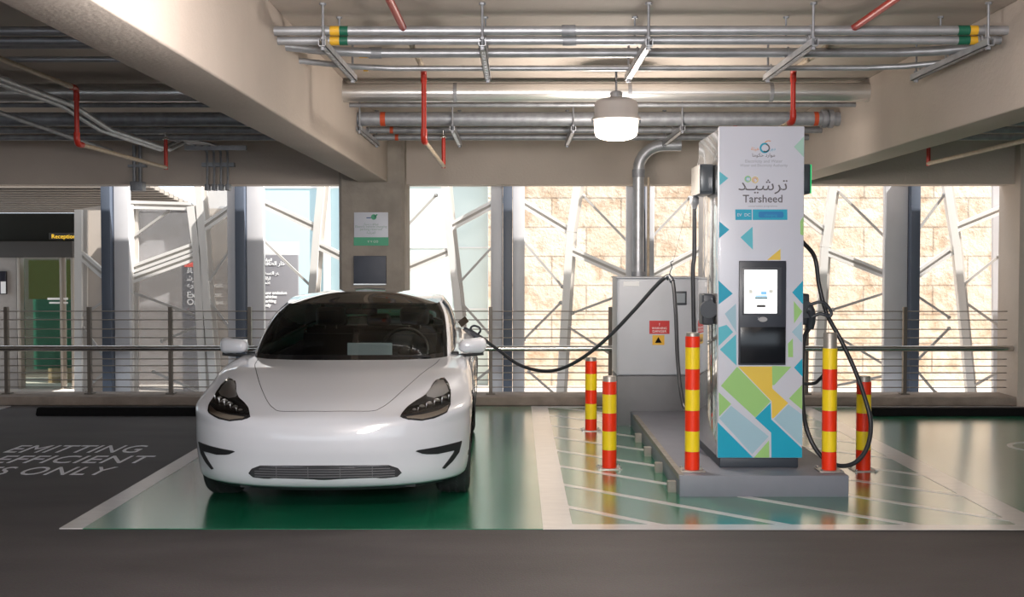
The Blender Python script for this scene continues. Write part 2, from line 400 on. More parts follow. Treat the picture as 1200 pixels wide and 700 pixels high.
# perforated sheets (fine mesh, see-through)
GAUZE = glassy('fine grey mesh', (1, 1, 1), .5, fr_ior=1.02, haze=.42, hazecol=(.42, .42, .44))
GAUZE_W = glassy('fine cream mesh', (1, 1, 1), .5, fr_ior=1.02, haze=.55, hazecol=(.62, .56, .50))
def sheet(lab, pts, mt, dy=.17):
    mm = MB(); mm.prism([(PY(a, b, YS + dy).x, PY(a, b, YS + dy).z) for a, b in pts], YS + dy, YS + dy + .004, mt)
    tag(mm.build('mesh_sheet', loc=(PY(pts[0][0], 300, YS).x, YS + dy, 0)), lab, 'mesh panel')
sheet('grey fine mesh sheet in the white frame left of the car', [(150, 466), (150, 241), (224, 242), (232, 296), (239, 466)], GAUZE)
sheet('cream fine mesh sheet between the slanted white mullion and the post', [(252, 466), (244, 340), (234, 218), (276, 212), (276, 466)], GAUZE_W)
CREAM = mat('cream cladding', (.52, .46, .41), .6, noise=.08, nscale=4)
m = MB(); m.prism([(PY(a, b, 14.3).x, PY(a, b, 14.3).z) for a, b in ((88, 470), (88, 246), (124, 240), (124, 470))], 14.3, 14.36, CREAM)
tag(m.build('cladding_panel', loc=(sx(106), 14.33, 0)), 'tall cream cladding panel between the entrance doors and the facade post', 'panel')
m = MB(); m.prism([(PY(a, b, 14.2).x, PY(a, b, 14.2).z) for a, b in ((1164, 470), (1164, 205), (1200, 205), (1200, 470))], 14.2, 14.26, PALEBAND)
tag(m.build('cladding_panel', loc=(sx(1180), 14.23, 0)), 'pale grey cladding strip beside the end column on the right', 'panel')

# ================================================================== OUTSIDE
def stone():
    m = bpy.data.materials.new('limestone blocks'); m.use_nodes = True; nt = m.node_tree; b = nt.nodes['Principled BSDF']
    tc = nt.nodes.new('ShaderNodeTexCoord'); mp = nt.nodes.new('ShaderNodeMapping')
    mp.inputs['Rotation'].default_value = (PI / 2, 0, 0); nt.links.new(tc.outputs['Object'], mp.inputs[0])
    br = nt.nodes.new('ShaderNodeTexBrick'); br.inputs['Scale'].default_value = 1
    br.inputs['Brick Width'].default_value = 1.0; br.inputs['Row Height'].default_value = .42; br.inputs['Mortar Size'].default_value = .012
    br.inputs['Color1'].default_value = (.64, .51, .39, 1); br.inputs['Color2'].default_value = (.72, .61, .50, 1); br.inputs['Mortar'].default_value = (.42, .35, .28, 1)
    nt.links.new(mp.outputs[0], br.inputs['Vector'])
    n = nt.nodes.new('ShaderNodeTexNoise'); n.inputs['Scale'].default_value = 3.2; n.inputs['Detail'].default_value = 8; n.inputs['Roughness'].default_value = .65
    nt.links.new(tc.outputs['Object'], n.inputs['Vector'])
    r = nt.nodes.new('ShaderNodeValToRGB'); r.color_ramp.elements[0].position = .36; r.color_ramp.elements[1].position = .52
    r.color_ramp.elements[0].color = (.62, .50, .40, 1); r.color_ramp.elements[1].color = (1, 1, 1, 1)
    nt.links.new(n.outputs['Fac'], r.inputs['Fac'])
    mx = nt.nodes.new('ShaderNodeMix'); mx.data_type = 'RGBA'; mx.blend_type = 'MULTIPLY'; mx.inputs[0].default_value = .75
    nt.links.new(br.outputs['Color'], mx.inputs[6]); nt.links.new(r.outputs[0], mx.inputs[7]); nt.links.new(mx.outputs[2], b.inputs['Base Color'])
    bp = nt.nodes.new('ShaderNodeBump'); bp.inputs['Strength'].default_value = .8; bp.inputs['Distance'].default_value = .06
    nt.links.new(n.outputs['Fac'], bp.inputs['Height']); nt.links.new(bp.outputs[0], b.inputs['Normal'])
    b.inputs['Roughness'].default_value = .9
    return m
STONE = stone()
PAVE = mat('pale paving', (.55, .50, .45), .8, noise=.15, nscale=3)
m = MB(); m.box((-14, 13.55, -.35), (14, 24, -.2), PAVE); struct(m.build('ground'))
YW = 17.0
xs0 = PY(572, 300, YW).x
m = MB(); m.box((xs0, YW, -.2), (13, YW + .5, 7), STONE); struct(m.build('wall_outer'))
FROST = mat('pale green frosted glass', (.66, .74, .70), .35)
FR2 = mat('pale blue glass wall', (.50, .66, .70), .25)
WHT = mat('white render', (.80, .79, .77), .7)
m = MB(); xa = PY(462, 300, YW).x
m.box((xa, YW + .2, -.2), (xs0 - .01, YW + .3, 6), FROST)
for k in range(5): m.box((xa, YW + .19, .9 + k * .9), (xs0 - .01, YW + .205, .92 + k * .9), WHITE_ST)
tag(m.build('glass_wall', loc=((xa + xs0) / 2, YW + .25, -.2)), 'pale green frosted glass wall outside, next to the limestone wall', 'glass wall')
xb = PY(280, 300, YW).x
m = MB(); m.box((xb, YW + .6, -.2), (xa - .02, YW + .7, 2.7), FR2); m.box((xb, YW + .59, 2.7), (xa - .02, YW + .7, 3.0), WHITE_ST)
m.box((PY(372, 300, YW).x, YW + .52, -.2), (PY(380, 300, YW).x, YW + .6, 6), WHITE_ST)
m.box((xb, YW + .6, 3.0), (xa - .02, YW + .7, 6), WHT)
tag(m.build('glass_wall', loc=((xa + xb) / 2, YW + .65, -.2)), 'pale blue glazed wall outside behind the wayfinding board', 'glass wall')
# wayfinding boards with white writing
BOARD = mat('grey sign board', (.20, .195, .21), .5); BOARD_W = mat('white sign head', (.85, .85, .85), .5); WTX = mat('white sign lettering', (.85, .85, .85), .5)
BTX = mat('board dark', (.11, .11, .12), .5)
YG = 16.2
def sgn(lab, x0p, x1p, yt, yh, lines, boardm, redtop=False):
    a, b = PY(x0p, yt, YG), PY(x1p, yt, YG); zh = PY(x0p, yh, YG).z
    e = empty('sign_board', ((a.x + b.x) / 2, YG, -.2), lab, 'sign'); w = (b.x - a.x) / 2
    mm = MB(); mm.box((-w, 0, 0), (w, .08, zh + .2), boardm, bev=.004); mm.build('panel', parent=e)
    if not redtop:
        mm = MB(); mm.box((-w, 0, zh + .201), (w, .08, a.z + .2), BOARD_W, bev=.004); mm.build('header', parent=e)
    for s_, py, sz, al, xp in lines:
        p = PY(xp, py, YG); text(s_, sz, WTX, e, 'lettering', facing(p.x - e.location.x, -.004, p.z + .2), al, .002, bold=.002)
    return e
AR = '\ufeed\ufebc\ufee3 \ufeaa\ufed7\ufe8e\ufee7'
sgn('grey wayfinding board with white head and lines of white writing, beside the windscreen', 308, 349, 284, 299,
    [('\ufeed\ufedf\ufeb4\ufedf\ufe8d', 306, .05, 'LEFT', 310), ('\ufe94\ufed7\ufe8e\ufec4\ufedf\ufe8d \ufead\ufe8e\ufea7', 311, .075, 'LEFT', 309), ('\ufeeb\ufeb4\ufe98\ufedf\ufe8d \ufeae\ufee8', 322, .058, 'LEFT', 310), ('\ufe94\ufedf\ufeae\ufedf', 328, .058, 'LEFT', 310), ('\ufee3\ufeaa\ufee7', 333, .058, 'LEFT', 310), ('Low emission', 345, .058, 'LEFT', 309), ('vehicles', 349.5, .058, 'LEFT', 309), ('parking', 354.5, .058, 'LEFT', 309), ('only', 359.5, .058, 'LEFT', 309)], BOARD)
s2 = sgn('dark hanging wayfinding board with a red stripe behind the mesh sheets', 213, 272, 303, 306,
    [('\ufed7\ufe8e', 320, .10, 'LEFT', 219), ('\ufeb7\ufeae', 329, .10, 'LEFT', 219), ('\ufecb\ufeae', 337, .10, 'LEFT', 219), ('Exit', 349, .12, 'LEFT', 219), ('Only', 357.5, .12, 'LEFT', 219), ('wait', 337, .09, 'LEFT', 248), ('ext', 348, .09, 'LEFT', 250), ('ment', 357, .09, 'LEFT', 246)], BTX, True)
mm = MB(); p, q = PY(216, 305, YG), PY(236, 313, YG)
mm.box((p.x - s2.location.x, -.006, q.z + .2), (q.x - s2.location.x, 0, p.z + .2), mat('red sign stripe', (.75, .06, .03), .4, emit=(1, .1, .04), es=.6)); mm.build('red_stripe', parent=s2)

# building with the glazed entrance
BWALL = mat('entrance wall', (.34, .31, .29), .7, noise=.1)
DARK = mat('dark entrance fascia', (.045, .042, .04), .5)
INT = mat('entrance interior', (.08, .07, .06), .8)
YE = 16.6
def bx(px0, py0, px1, py1, Y): a, b = PY(px0, py0, Y), PY(px1, py1, Y); return a.x, b.x, b.z, a.z
# wall behind mesh panel
m = MB(); x0_, x1_, z0_, z1_ = bx(88, 200, 300, 470, YE + .4); m.box((x0_, YE + .6, -.2), (PY(283, 300, YE).x, YE + .8, 2.38), BWALL); struct(m.build('wall_building'))
ent = empty('building_entrance', (PY(40, 300, YE).x, YE, -.2), 'dark framed glazed entrance of the neighbouring building with a lit yellow sign strip', 'building entrance')
def eb(name, px0, py0, px1, py1, d0, d1, mt, bev=0, parent=ent):
    a0, a1, b0, b1 = bx(px0, py0, px1, py1, YE); mm = MB()
    off = ent.location
    mm.box((a0 - off.x, d0, b0 - off.z), (a1 - off.x, d1, b1 - off.z), mt, bev)
    return mm.build(name, parent=parent)
MET = mat('brushed door frame', (.36, .32, .28), .4, metal=.5)
DOORG = glassy('entrance glass', (.80, .84, .80), .02, fr_ior=1.5, haze=.03, hazecol=(.15, .4, .3))
eb('upper_glazing', -260, 250, 88, 283, .0, .06, mat('dark upper glazing', (.02, .022, .02), .12))
eb('transom', -260, 283, 88, 302, -.1, .08, DARK, .005)
eb('back_wall', -260, 250, 90, 480, 1.6, 1.7, INT)
eb('inner_floor', -260, 462, 90, 480, .05, 1.6, mat('entrance floor', (.45, .36, .26), .3))
eb('side_panel', -260, 302, 21, 470, .0, .06, BWALL)
eb('door_jamb', 21, 300, 27, 470, -.05, .1, MET, .004); eb('door_jamb', 71, 300, 76, 470, -.05, .1, MET, .004); eb('door_jamb', 84, 300, 89, 470, -.05, .1, MET, .004)
eb('poster', 16, 305, 69, 352, .5, .53, mat('olive green hanging banner', (.055, .062, .012), .5))
eb('door_leaf', 27, 303, 71, 466, .02, .04, DOORG)
eb('door_leaf', 76, 303, 84, 466, .02, .04, DOORG)
eb('green_panel', 8, 352, 82, 440, .9, .95, mat('green glazed booth', (.05, .20, .14), .2))
eb('bench', 30, 438, 80, 462, .8, 1.3, mat('tan bench', (.42, .30, .18), .6))
eb('notice_plate', 56, 349, 80, 351.5, -.012, -.004, WTX); eb('notice_plate', 58, 354, 80, 356, -.012, -.004, WTX)
eb('intercom', -4, 318, 9, 345, -.06, .0, mat('intercom black', (.02, .02, .03), .2), .01); eb('intercom_label', 3, 330, 9, 344, -.064, -.058, WTX)
sg = eb('sign_strip', 58, 273, 87, 281, -.02, .0, DARK)
YEL = mat('lit yellow lettering', (.8, .5, .05), .5, emit=(1, .62, .05), es=1.0)
p = PY(60, 279.5, YE - .03); text('Reception', .085, YEL, ent, 'sign_lettering', facing(p.x - ent.location.x, -.026, p.z + .2), 'LEFT', .001)
# soffit over the entrance: slatted, sloping down away from the garage
SOF = mat('slatted soffit', (.30, .265, .235), .6)
a, b = PY(150, 232, 14.6), PY(150, 250, 16.6)
so = MB()
for k in range(12):
    y0 = 14.22 + k * .2; z0 = 2.50 - (y0 - 14.22) * .095; pe = 176 + 62 * (k / 11)
    so.box((-9.5, y0, z0), (PY(pe, 230, y0).x, y0 + .18, z0 + .05), SOF)
    so.box((-9.5, y0 + .18, z0 + .015), (PY(pe, 230, y0).x, y0 + .20, z0 + .05), DARK)
tag(so.build('canopy_soffit', loc=(-6.5, 15.2, 2.6)), 'brown slatted canopy soffit above the building entrance', 'canopy')
# ================================================================== CEILING SERVICES
def run(name, pts, r, mt, lab, cat='pipe', bands=None, seg=14, parts=()):
    c0 = V(pts[0]); mm = MB(); mm.tube(pts, r, mt, seg=seg)
    o = mm.build(name, loc=(V(pts[0]) + V(pts[-1])) / 2); tag(o, lab, cat)
    inv = Matrix.Translation(-o.location)
    for nm, a, b, rr, mt2 in parts:
        q = MB(); q.tube([a, b], rr, mt2, seg=seg); q.build(nm, parent=o).matrix_parent_inverse = inv
    return o
YLW = mat('yellow tape', (.75, .42, .03), .5); GRN = mat('dark green tape', (.01, .12, .07), .5); REDT = mat('orange red tape', (.50, .07, .02), .6)
def Hh(py, Y): return PY(600, py, Y).z
XA, XB = -8.8, 8.8
def bands(Y, z, r, ta=(YLW, GRN), xl=387, xr_=1136):
    L = []
    if ta:
        a = PY(xl, 40, Y).x; L += [('tape', (a, Y, z), (a + .055, Y, z), r + .0015, ta[0]), ('tape', (a + .056, Y, z), (a + .105, Y, z), r + .0015, ta[1])]
        b = PY(xr_, 40, Y).x; L += [('tape', (b, Y, z), (b + .045, Y, z), r + .0015, ta[0]), ('tape', (b - .07, Y, z), (b - .001, Y, z), r + .0015, ta[1])]
    return L
cpl = lambda x, Y, z, r: ('coupling', (x - .04, Y, z), (x + .04, Y, z), r + .006, GALV_D)
z1 = Hh(36, 6.92); run('conduit', [(XA, 6.92, z1), (XB, 6.92, z1)], .027, GALV, 'uppermost straight galvanised conduit of the near rack, with yellow and green tape', 'conduit', parts=bands(6.92, z1, .027) + [cpl(.30, 6.92, z1, .027)])
z2 = Hh(47.5, 7.02); run('conduit', [(XA, 7.02, z2), (XB, 7.02, z2)], .026, GALV, 'second galvanised conduit of the near rack, just below the uppermost taped one', 'conduit', parts=bands(7.02, z2, .026) + [cpl(.31, 7.02, z2, .026)])
def bent(Y, dy, z, r, lab, pl, pr, **kw):
    xl, xr2 = pl, pr
    pts = [(XA, Y - dy, z), (xl - .55, Y - dy, z), (xl - .2, Y - dy * .8, z), (xl + .1, Y - dy * .2, z), (xl + .35, Y, z), (xl + .7, Y, z), (xr2 - .7, Y, z), (xr2 - .35, Y, z), (xr2 - .1, Y - dy * .2, z), (xr2 + .2, Y - dy * .8, z), (xr2 + .55, Y - dy, z), (XB, Y - dy, z)]
    return run('conduit', pts, r, GALV, lab, 'conduit', **kw)
z3 = Hh(62, 7.5); bent(7.5, .32, z3, .030, 'third galvanised conduit of the near rack, offset with a bend at each end', -1.25, 2.75, parts=[cpl(-.9, 7.5, z3, .03), ('tape', (-1.0, 7.5, z3), (-.95, 7.5, z3), .0315, YLW)])
z4 = Hh(80, 8.0); bent(8.0, .36, z4, .019, 'thin galvanised conduit at the back of the near rack, above the bright duct', -1.2, 2.7, parts=[('tape', (-1.04, 8.0, z4), (-1.01, 8.0, z4), .0205, YLW)])
z5 = Hh(108.5, 9.64); xe0, xe1 = -1.42, 2.86
run('duct_pipe', [(XA, 9.64, z5), (XB, 9.64, z5)], .076, BRIGHT, 'thick bright silver insulated pipe crossing behind the lamp', 'pipe', seg=28, parts=[('clamp', (x, 9.64, z5), (x + .03, 9.64, z5), .080, GALV_D) for x in (-.52, .9, 2.05)])
z6 = Hh(123, 10.0); run('conduit', [(XA, 10.0, z6), (XB, 10.0, z6)], .02, GALV_D, 'thin dull conduit tucked behind the thick bright pipe', 'conduit')
z7 = Hh(139.5, 10.5); run('duct_pipe', [(XA, 10.5, z7), (XB, 10.5, z7)], .062, GALV_D, 'thick dull grey pipe with orange marks, lower far rack', 'pipe', seg=24, parts=[('tape', (PY(446, 140, 10.5).x, 10.5, z7), (PY(452, 140, 10.5).x, 10.5, z7), .0635, REDT), ('tape', (PY(953, 140, 10.5).x, 10.5, z7), (PY(958, 140, 10.5).x, 10.5, z7), .0635, REDT), ('flange', (2.70, 10.5, z7), (2.74, 10.5, z7), .082, GALV_D), ('flange', (2.76, 10.5, z7), (2.80, 10.5, z7), .082, GALV_D)])
z8 = Hh(152.5, 11.1); run('conduit', [(XA, 11.1, z8), (XB, 11.1, z8)], .031, GALV_D, 'middle grey pipe of the far rack, below the orange marked one', 'conduit', parts=[('tape', (PY(457, 152, 11.1).x, 11.1, z8), (PY(461, 152, 11.1).x, 11.1, z8), .0325, REDT)])
z9 = Hh(161, 11.6); run('conduit', [(XA, 11.6, z9), (XB, 11.6, z9)], .030, GALV_D, 'lowest grey pipe of the far rack, nearest the back header', 'conduit', parts=[('tape', (PY(463, 161, 11.6).x, 11.6, z9), (PY(467, 161, 11.6).x, 11.6, z9), .0315, REDT)])
# trapeze hangers: slotted channel across the pipes, rods to the slab
def hanger(x, ya, yb, zc, lab, rodr=.008):
    e = empty('pipe_hanger', (x, (ya + yb) / 2, ZC), lab, 'pipe hanger')
    mm = MB(); h = (yb - ya) / 2; zz = zc - ZC
    mm.box((-.021, -h, zz - .042), (.021, h, zz - .038)); mm.box((-.021, -h, zz - .042), (-.017, h, zz)); mm.box((.017, -h, zz - .042), (.021, h, zz))
    for k in range(int(h * 2 / .1)): mm.box((-.008, -h + .03 + k * .1, zz - .044), (.008, -h + .07 + k * .1, zz - .0415))
    mm.build('channel', GALV, e)
    for y in (-h + .04, h - .06):
        q = MB(); q.tube([(0, y, zz - .06), (0, y, 0)], rodr, GALV_D, seg=8); q.lathe([(.016, zz - .06), (.016, zz - .045)], GALV_D, 6, (0, y, 0)); q.lathe([(.016, zz + .002), (.016, zz + .015)], GALV_D, 6, (0, y, 0))
        q.lathe([(.02, -.012), (.02, 0)], GALV_D, 6, (0, y, 0))
        q.build('rod', parent=e)
    for y in (6.92, 7.02, 7.5, 8.0) if yb < 9 else (10.5, 11.1, 11.6):
        q = MB(); r = {6.92: .027, 7.02: .026, 7.5: .03, 8.0: .019, 10.5: .062, 11.1: .031, 11.6: .03}[y]; zl = {6.92: z1, 7.02: z2, 7.5: z3, 8.0: z4, 10.5: z7, 11.1: z8, 11.6: z9}[y] - ZC
        yy = y - (ya + yb) / 2
        q.tube([(0, yy + (r + .003) * math.cos(t), zl + (r + .003) * math.sin(t)) for t in [PI * j / 8 - .0 for j in range(9)]], .006, GALV, seg=6)
        for s_ in (-1, 1): q.tube([(0, yy + s_ * (r + .003), zl), (0, yy + s_ * (r + .003), zz - .03)], .006, GALV, seg=6)
        q.build('pipe_strap', parent=e)
    return e
zr = min(z1 - .027, z2 - .026, z3 - .03, z4 - .019)
where = ['beside the left beam', 'left of the lamp', 'right above the lamp', 'above the charging station', 'beside the right beam']
for px, w in zip((383, 566, 757, 946, 1147), where):
    hanger(PY(px, 45, 7.0).x, 6.82, 8.15, zr, 'slotted trapeze hanger under the near conduit rack, ' + w)
zr2 = min(z7 - .062, z8 - .031, z9 - .03)
for px, w in zip((421, 530, 672, 800), ('next to the left beam', 'behind the middle sprinkler drop', 'just left of the lamp', 'left of the charging station top')):
    hanger(PY(px, 145, 10.4).x, 10.38, 11.75, zr2, 'slotted hanger under the far pipe rack, ' + w)
# loose threaded rods left in the slab
for k, px in enumerate((399, 569, 743, 919, 1099)):
    x = PY(px, 15, 7.3).x; q = MB(); q.tube([(x, 7.25, ZC), (x, 7.25, z3 + .04)], .006, GALV_D, seg=8); q.lathe([(.018, -.01), (.018, 0)], GALV_D, 6, (x, 7.25, ZC))
    tag(q.build('threaded_rod', loc=(x, 7.25, ZC)), 'single thin threaded rod hanging from the slab ' + ('beside the left beam', 'left of the lamp', 'just left of the lamp rod', 'above the charging station', 'beside the right beam')[k], 'rod')

# sprinkler pipes: ceiling run, drop, low run, riser
def sprinkler(x, lab, y_red0=5.9, y_red1=6.95, yd=8.42, ylow=10.65, low=.895, zt_=2.965):
    zl = 1.6 + low
    e = empty('sprinkler_pipe', (x, yd, ZC), lab, 'pipe')
    off = V((x, yd, ZC))
    def tb(nm, pts, r, mt):
        q = MB(); q.tube([V(p) - off for p in pts], r, mt, seg=12); return q.build(nm, parent=e)
    tb('ceiling_run', [(x, y_red1, zt_), (x, yd - .06, zt_)], .018, SPR); tb('red_run', [(x, -2, zt_), (x, y_red1, zt_)], .021, RED)
    tb('elbow', smooth([(x, yd - .10, zt_), (x, yd - .03, zt_), (x, yd, zt_ - .03), (x, yd, zt_ - .09)], 4), .022, RED)
    tb('drop_pipe', [(x, yd, zt_ - .08), (x, yd, zl)], .018, RED)
    tb('elbow', smooth([(x, yd, zl + .05), (x, yd, zl), (x, yd + .03, zl - .03), (x, yd + .10, zl - .03)], 4), .023, RED)
    tb('low_run', [(x, yd + .05, zl - .03), (x, ylow, zl - .03)], .018, SPR)
    tb('riser', [(x, ylow, zl - .05), (x, ylow, zl + .22)], .018, RED)
    q = MB(); q.lathe([(.012, .22), (.03, .225), (.03, .235), (.008, .25), (.008, .29)], STEEL, 12, (0, ylow - yd, zl - ZC)); q.build('sprinkler_head', parent=e)
    return e
sprinkler(-.665, 'red and cream sprinkler pipe dropping left of the pendant lamp')
sprinkler(1.965, 'red and cream sprinkler pipe dropping behind the top of the charging station', low=1.03)
sprinkler(-3.22, 'red and cream sprinkler pipe in the dark bay left of the big beam', yd=8.62, ylow=10.8, zt_=2.865)
sprinkler(3.62, 'red and cream sprinkler pipe in the bay beyond the right beam', yd=7.2, ylow=10.4)
# conduits of the left bay running to a rack on the header
e = empty('conduit_rack', (-3.62, 13.1, 2.9), 'channel bracket with four bent conduits dropping down the header left of the beam', 'conduit rack')
off = e.location
zk = PY(250, 173, 12.8).z
q = MB(); a, b = PY(217, 175, 12.8), PY(289, 174, 12.8); q.box((a.x - off.x, -.33, zk - off.z - .03), (b.x - off.x, -.28, zk - off.z + .02), GALV); q.build('channel', parent=e)
q = MB(); a, b = PY(237, 193, 13.1), PY(275, 193, 13.1); q.box((a.x - off.x, -.03, a.z - off.z - .025), (b.x - off.x, .04, a.z - off.z + .02), GALV_D); q.build('channel', parent=e)
for k, px in enumerate((243, 251, 259, 267)):
    x = PY(px, 190, 13.08).x; zb_ = PY(px, 216, 13.08).z
    pts = smooth([(x - .35, 11.5, zk + .03), (x - .12, 12.5, zk + .03), (x, 12.95, zk + .0), (x, 13.07, zk - .10), (x, 13.07, zb_)], 5)
    q = MB(); q.tube([V(p) - off for p in pts], .013, GALV_D, seg=10); q.build('conduit', parent=e)
    q = MB(); q.box((x - off.x - .025, -.06, zb_ - off.z - .07), (x - off.x + .025, .04, zb_ - off.z), GALV_D, bev=.006); q.build('end_fitting', parent=e)
for k, xo in enumerate((0, .09)):
    pa = (-3.50 + xo, 4.0, 2.83); pb = (-3.62 + xo, 12.82, zk + .045)
    run('conduit', [pa, (-3.56 + xo, 9.2, 2.825), (-3.58 + xo, 10.1, 2.735), (-3.60 + xo, 11.9, 2.735), (-3.61 + xo, 12.5, zk + .03), pb], .022, GALV, ('outer', 'inner')[k] + ' of two long conduits running away under the dark slab left of the beam', 'conduit')
run('conduit', [(-4.35, 6.0, 2.95), (-4.1, 11.9, 2.72)], .02, GALV_D, 'single thin conduit slanting across the far left of the dark bay', 'conduit')
for k, px in enumerate((157, 164)):
    x = PY(px, 190, 13.1).x; run('conduit', [(x, 13.11, 2.9), (x, 13.11, PY(px, 215, 13.1).z)], .02, GALV_D, ('left', 'right')[k] + '-hand vertical conduit on the header above the grey junction box', 'conduit')
a, b = PY(154, 213, 13.08), PY(169, 224, 13.08); q = MB(); q.box((a.x, 13.02, b.z), (b.x, 13.148, a.z), GALV_D, bev=.008)
o = q.build('junction_box', loc=((a.x + b.x) / 2, 13.08, b.z)); tag(o, 'small grey junction box low on the header below two vertical conduits', 'junction box')
q = MB(); a, b = PY(150, 193, 13.1), PY(171, 196, 13.1); q.box((a.x, 13.085, b.z), (b.x, 13.15, a.z), GALV_D)
q.build('strap', parent=o).matrix_parent_inverse = Matrix.Translation(-o.location)

# ================================================================== PENDANT LAMP
YL = 9.0; p = PY(722, 140, YL)
lamp = empty('pendant_lamp', (p.x, YL, ZC), 'grey bell-shaped industrial pendant lamp, lit, hanging in front of the pipes', 'lamp')
k = 1 / 153.1; zz = p.z - ZC
q = MB(); q.tube([(0, 0, 0), (0, 0, zz + .20)], .009, GALV_D, seg=10); q.build('rod', parent=lamp)
q = MB(); q.lathe([(.03, zz + .17), (.03, zz + .215), (.045, zz + .205), (.05, zz + .165), (.05, zz + .145)], GALV_D, 24); q.build('cap', parent=lamp)
LG = mat('lamp housing grey', (.42, .41, .42), .4, metal=.3)
q = MB(); q.lathe([(.05, zz + .165), (.10, zz + .16), (.150, zz + .14), (.165, zz + .115), (.167, zz + .03), (.185, zz + .005), (.188, zz - .004), (.18, zz - .006), (.02, zz - .004)], LG, 40, close=False); q.build('housing', parent=lamp)
GLOW = mat('lit lamp diffuser', (.9, .85, .78), .4, emit=(1, .86, .72), es=5.5)
q = MB(); q.lathe([(.168, zz - .008), (.168, zz - .03), (.163, zz - .10), (.155, zz - .125), (.13, zz - .142), (.08, zz - .156), (.0, zz - .161)], GLOW, 40); q.build('diffuser', parent=lamp)
for s_ in (-1, 1):
    q = MB(); q.box((s_ * .178 - .008, -.012, zz - .03), (s_ * .178 + .008, .012, zz + .004), DGREY, bev=.002); q.build('clip', parent=lamp)

# ================================================================== COLUMN SIGNS
YC = 12.9
a, b = PY(415, 249, YC), PY(455, 288, YC)
e = empty('notice_sign', ((a.x + b.x) / 2, YC, b.z), 'white notice sign with green bottom band on the concrete column', 'sign')
w = (b.x - a.x) / 2; h = a.z - b.z
SGW = mat('sign white', (.66, .68, .76), .4); SGG = mat('sign green', (.05, .38, .20), .4)
q = MB(); q.box((-w, -.012, 0), (w, -.002, h), SGW, bev=.002); q.build('panel', parent=e)
q = MB(); q.box((-w - .004, -.014, 0), (w + .004, -.0125, h * .25), SGG); q.build('green_band', parent=e)
TG = mat('sign small print', (.30, .42, .38), .5)
q = MB(); q.lathe([(.022, 0), (.030, .0), (.030, .003), (.022, .003)], SGG, 20, mtx=Matrix.Translation((.03, -.012, h * .86)) @ Matrix.Rotation(PI / 2, 4, 'X'))
q.box((-.05, -.015, h * .82), (.0, -.012, h * .85), mat('sign blue', (.05, .12, .30), .5))
q.prism([(.045, h * .84), (.075, h * .93), (.062, h * .95), (.035, h * .86)], -.015, -.012, SGG); q.build('logo', parent=e)
for j, (s_, f) in enumerate((('\ufead\ufe8e\ufef4\ufeb3 \ufed2\ufed7\ufeee\ufee3', .62), ('Electric vehicle charging', .54), ('parking reserved', .46), ('\ufe94\ufef4\ufe8e\ufe91\ufeae\ufeec\ufedf\ufe8d', .36))):
    text(s_, .036, TG, e, 'small_print', facing(0, -.0135, h * f), 'CENTER', .0008)
text('V V CO', .036, WTX, e, 'band_print', facing(.02, -.0155, h * .09), 'CENTER', .0008)
a, b = PY(415, 300, YC), PY(453, 334, YC)
e = empty('wall_box', ((a.x + b.x) / 2, YC, b.z), 'square blue-grey box fixed to the column below the notice', 'box')
w = (b.x - a.x) / 2; h = a.z - b.z
q = MB(); q.box((-w, -.05, 0), (w, 0, h), mat('blue grey box', (.07, .08, .11), .5, noise=.15), bev=.004); q.build('body', parent=e)
q = MB(); q.box((-w, -.054, .0), (w, -.048, .014), STEEL); q.build('bottom_strip', parent=e)

# ================================================================== SWITCHGEAR CABINET
CABM = mat('light grey cabinet', (.52, .54, .60), .4, noise=.04, nscale=4); PLM = mat('grey plinth', (.16, .165, .18), .5, noise=.12, nscale=5)
YK = 11.4; a = PY(723.5, 326, YK); b = PY(723.5, 440.5, YK)
xk0, xk1 = a.x, a.x + 1.05; zk1, zk0 = a.z, b.z
cab = empty('switchgear_cabinet', ((xk0 + xk1) / 2, YK + .3, 0), 'light grey electrical cabinet on a dark grey plinth behind the charging station', 'cabinet')
off = V(cab.location)
def cb(nm, lo, hi, mt, bev=0):
    q = MB(); q.box(V(lo) - off, V(hi) - off, mt, bev); return q.build(nm, parent=cab)
cb('body', (xk0, YK + .02, zk0), (xk1, YK + .62, zk1), CABM, .008); cb('door', (xk0 + .012, YK, zk0 + .01), (xk1 - .01, YK + .02, zk1 - .01), CABM, .004)
cb('plinth', (xk0 - .0, YK + .0, 0), (xk1, YK + .6, zk0 - .002), PLM, .006)
cb('roof_lip', (xk0 - .01, YK - .012, zk1 - .004), (xk1 + .01, YK + .63, zk1 + .012), CABM, .004)
def kb(nm, x0p, y0p, x1p, y1p, d, mt, bev=.0):
    p, q_ = PY(x0p, y0p, YK), PY(x1p, y1p, YK); return cb(nm, (p.x, YK - d, q_.z), (q_.x, YK + .001, p.z), mt, bev)
kb('maker_plate', 730.5, 330, 749, 335.5, .004, mat('white plate', (.85, .86, .88), .4))
kb('warning_label', 761, 376, 784.5, 391.5, .003, mat('red label', (.55, .02, .02), .4)); kb('warning_label', 764.5, 393, 778.5, 404.5, .003, mat('amber label', (.75, .42, .03), .4))
p = PY(772.7, 382, YK) - off; text('!', .04, WTX, cab, 'label_print', facing(p.x, -.3 - .004, p.z), 'CENTER', .0006)
p = PY(772.7, 386, YK) - off; text('WARNING', .03, WTX, cab, 'label_print', facing(p.x, -.3 - .004, p.z), 'CENTER', .0006)
p = PY(772.7, 389.8, YK) - off; text('DANGER', .034, WTX, cab, 'label_print', facing(p.x, -.3 - .004, p.z), 'CENTER', .0006)
p0, p1, p2 = PY(771.5, 395, YK) - off, PY(767.5, 402, YK) - off, PY(775.5, 402, YK) - off
q = MB(); q.prism([(p0.x, p0.z), (p1.x, p1.z), (p2.x, p2.z)], -.3 - .005, -.3 - .003, BLACK); q.build('hazard_mark', parent=cab)
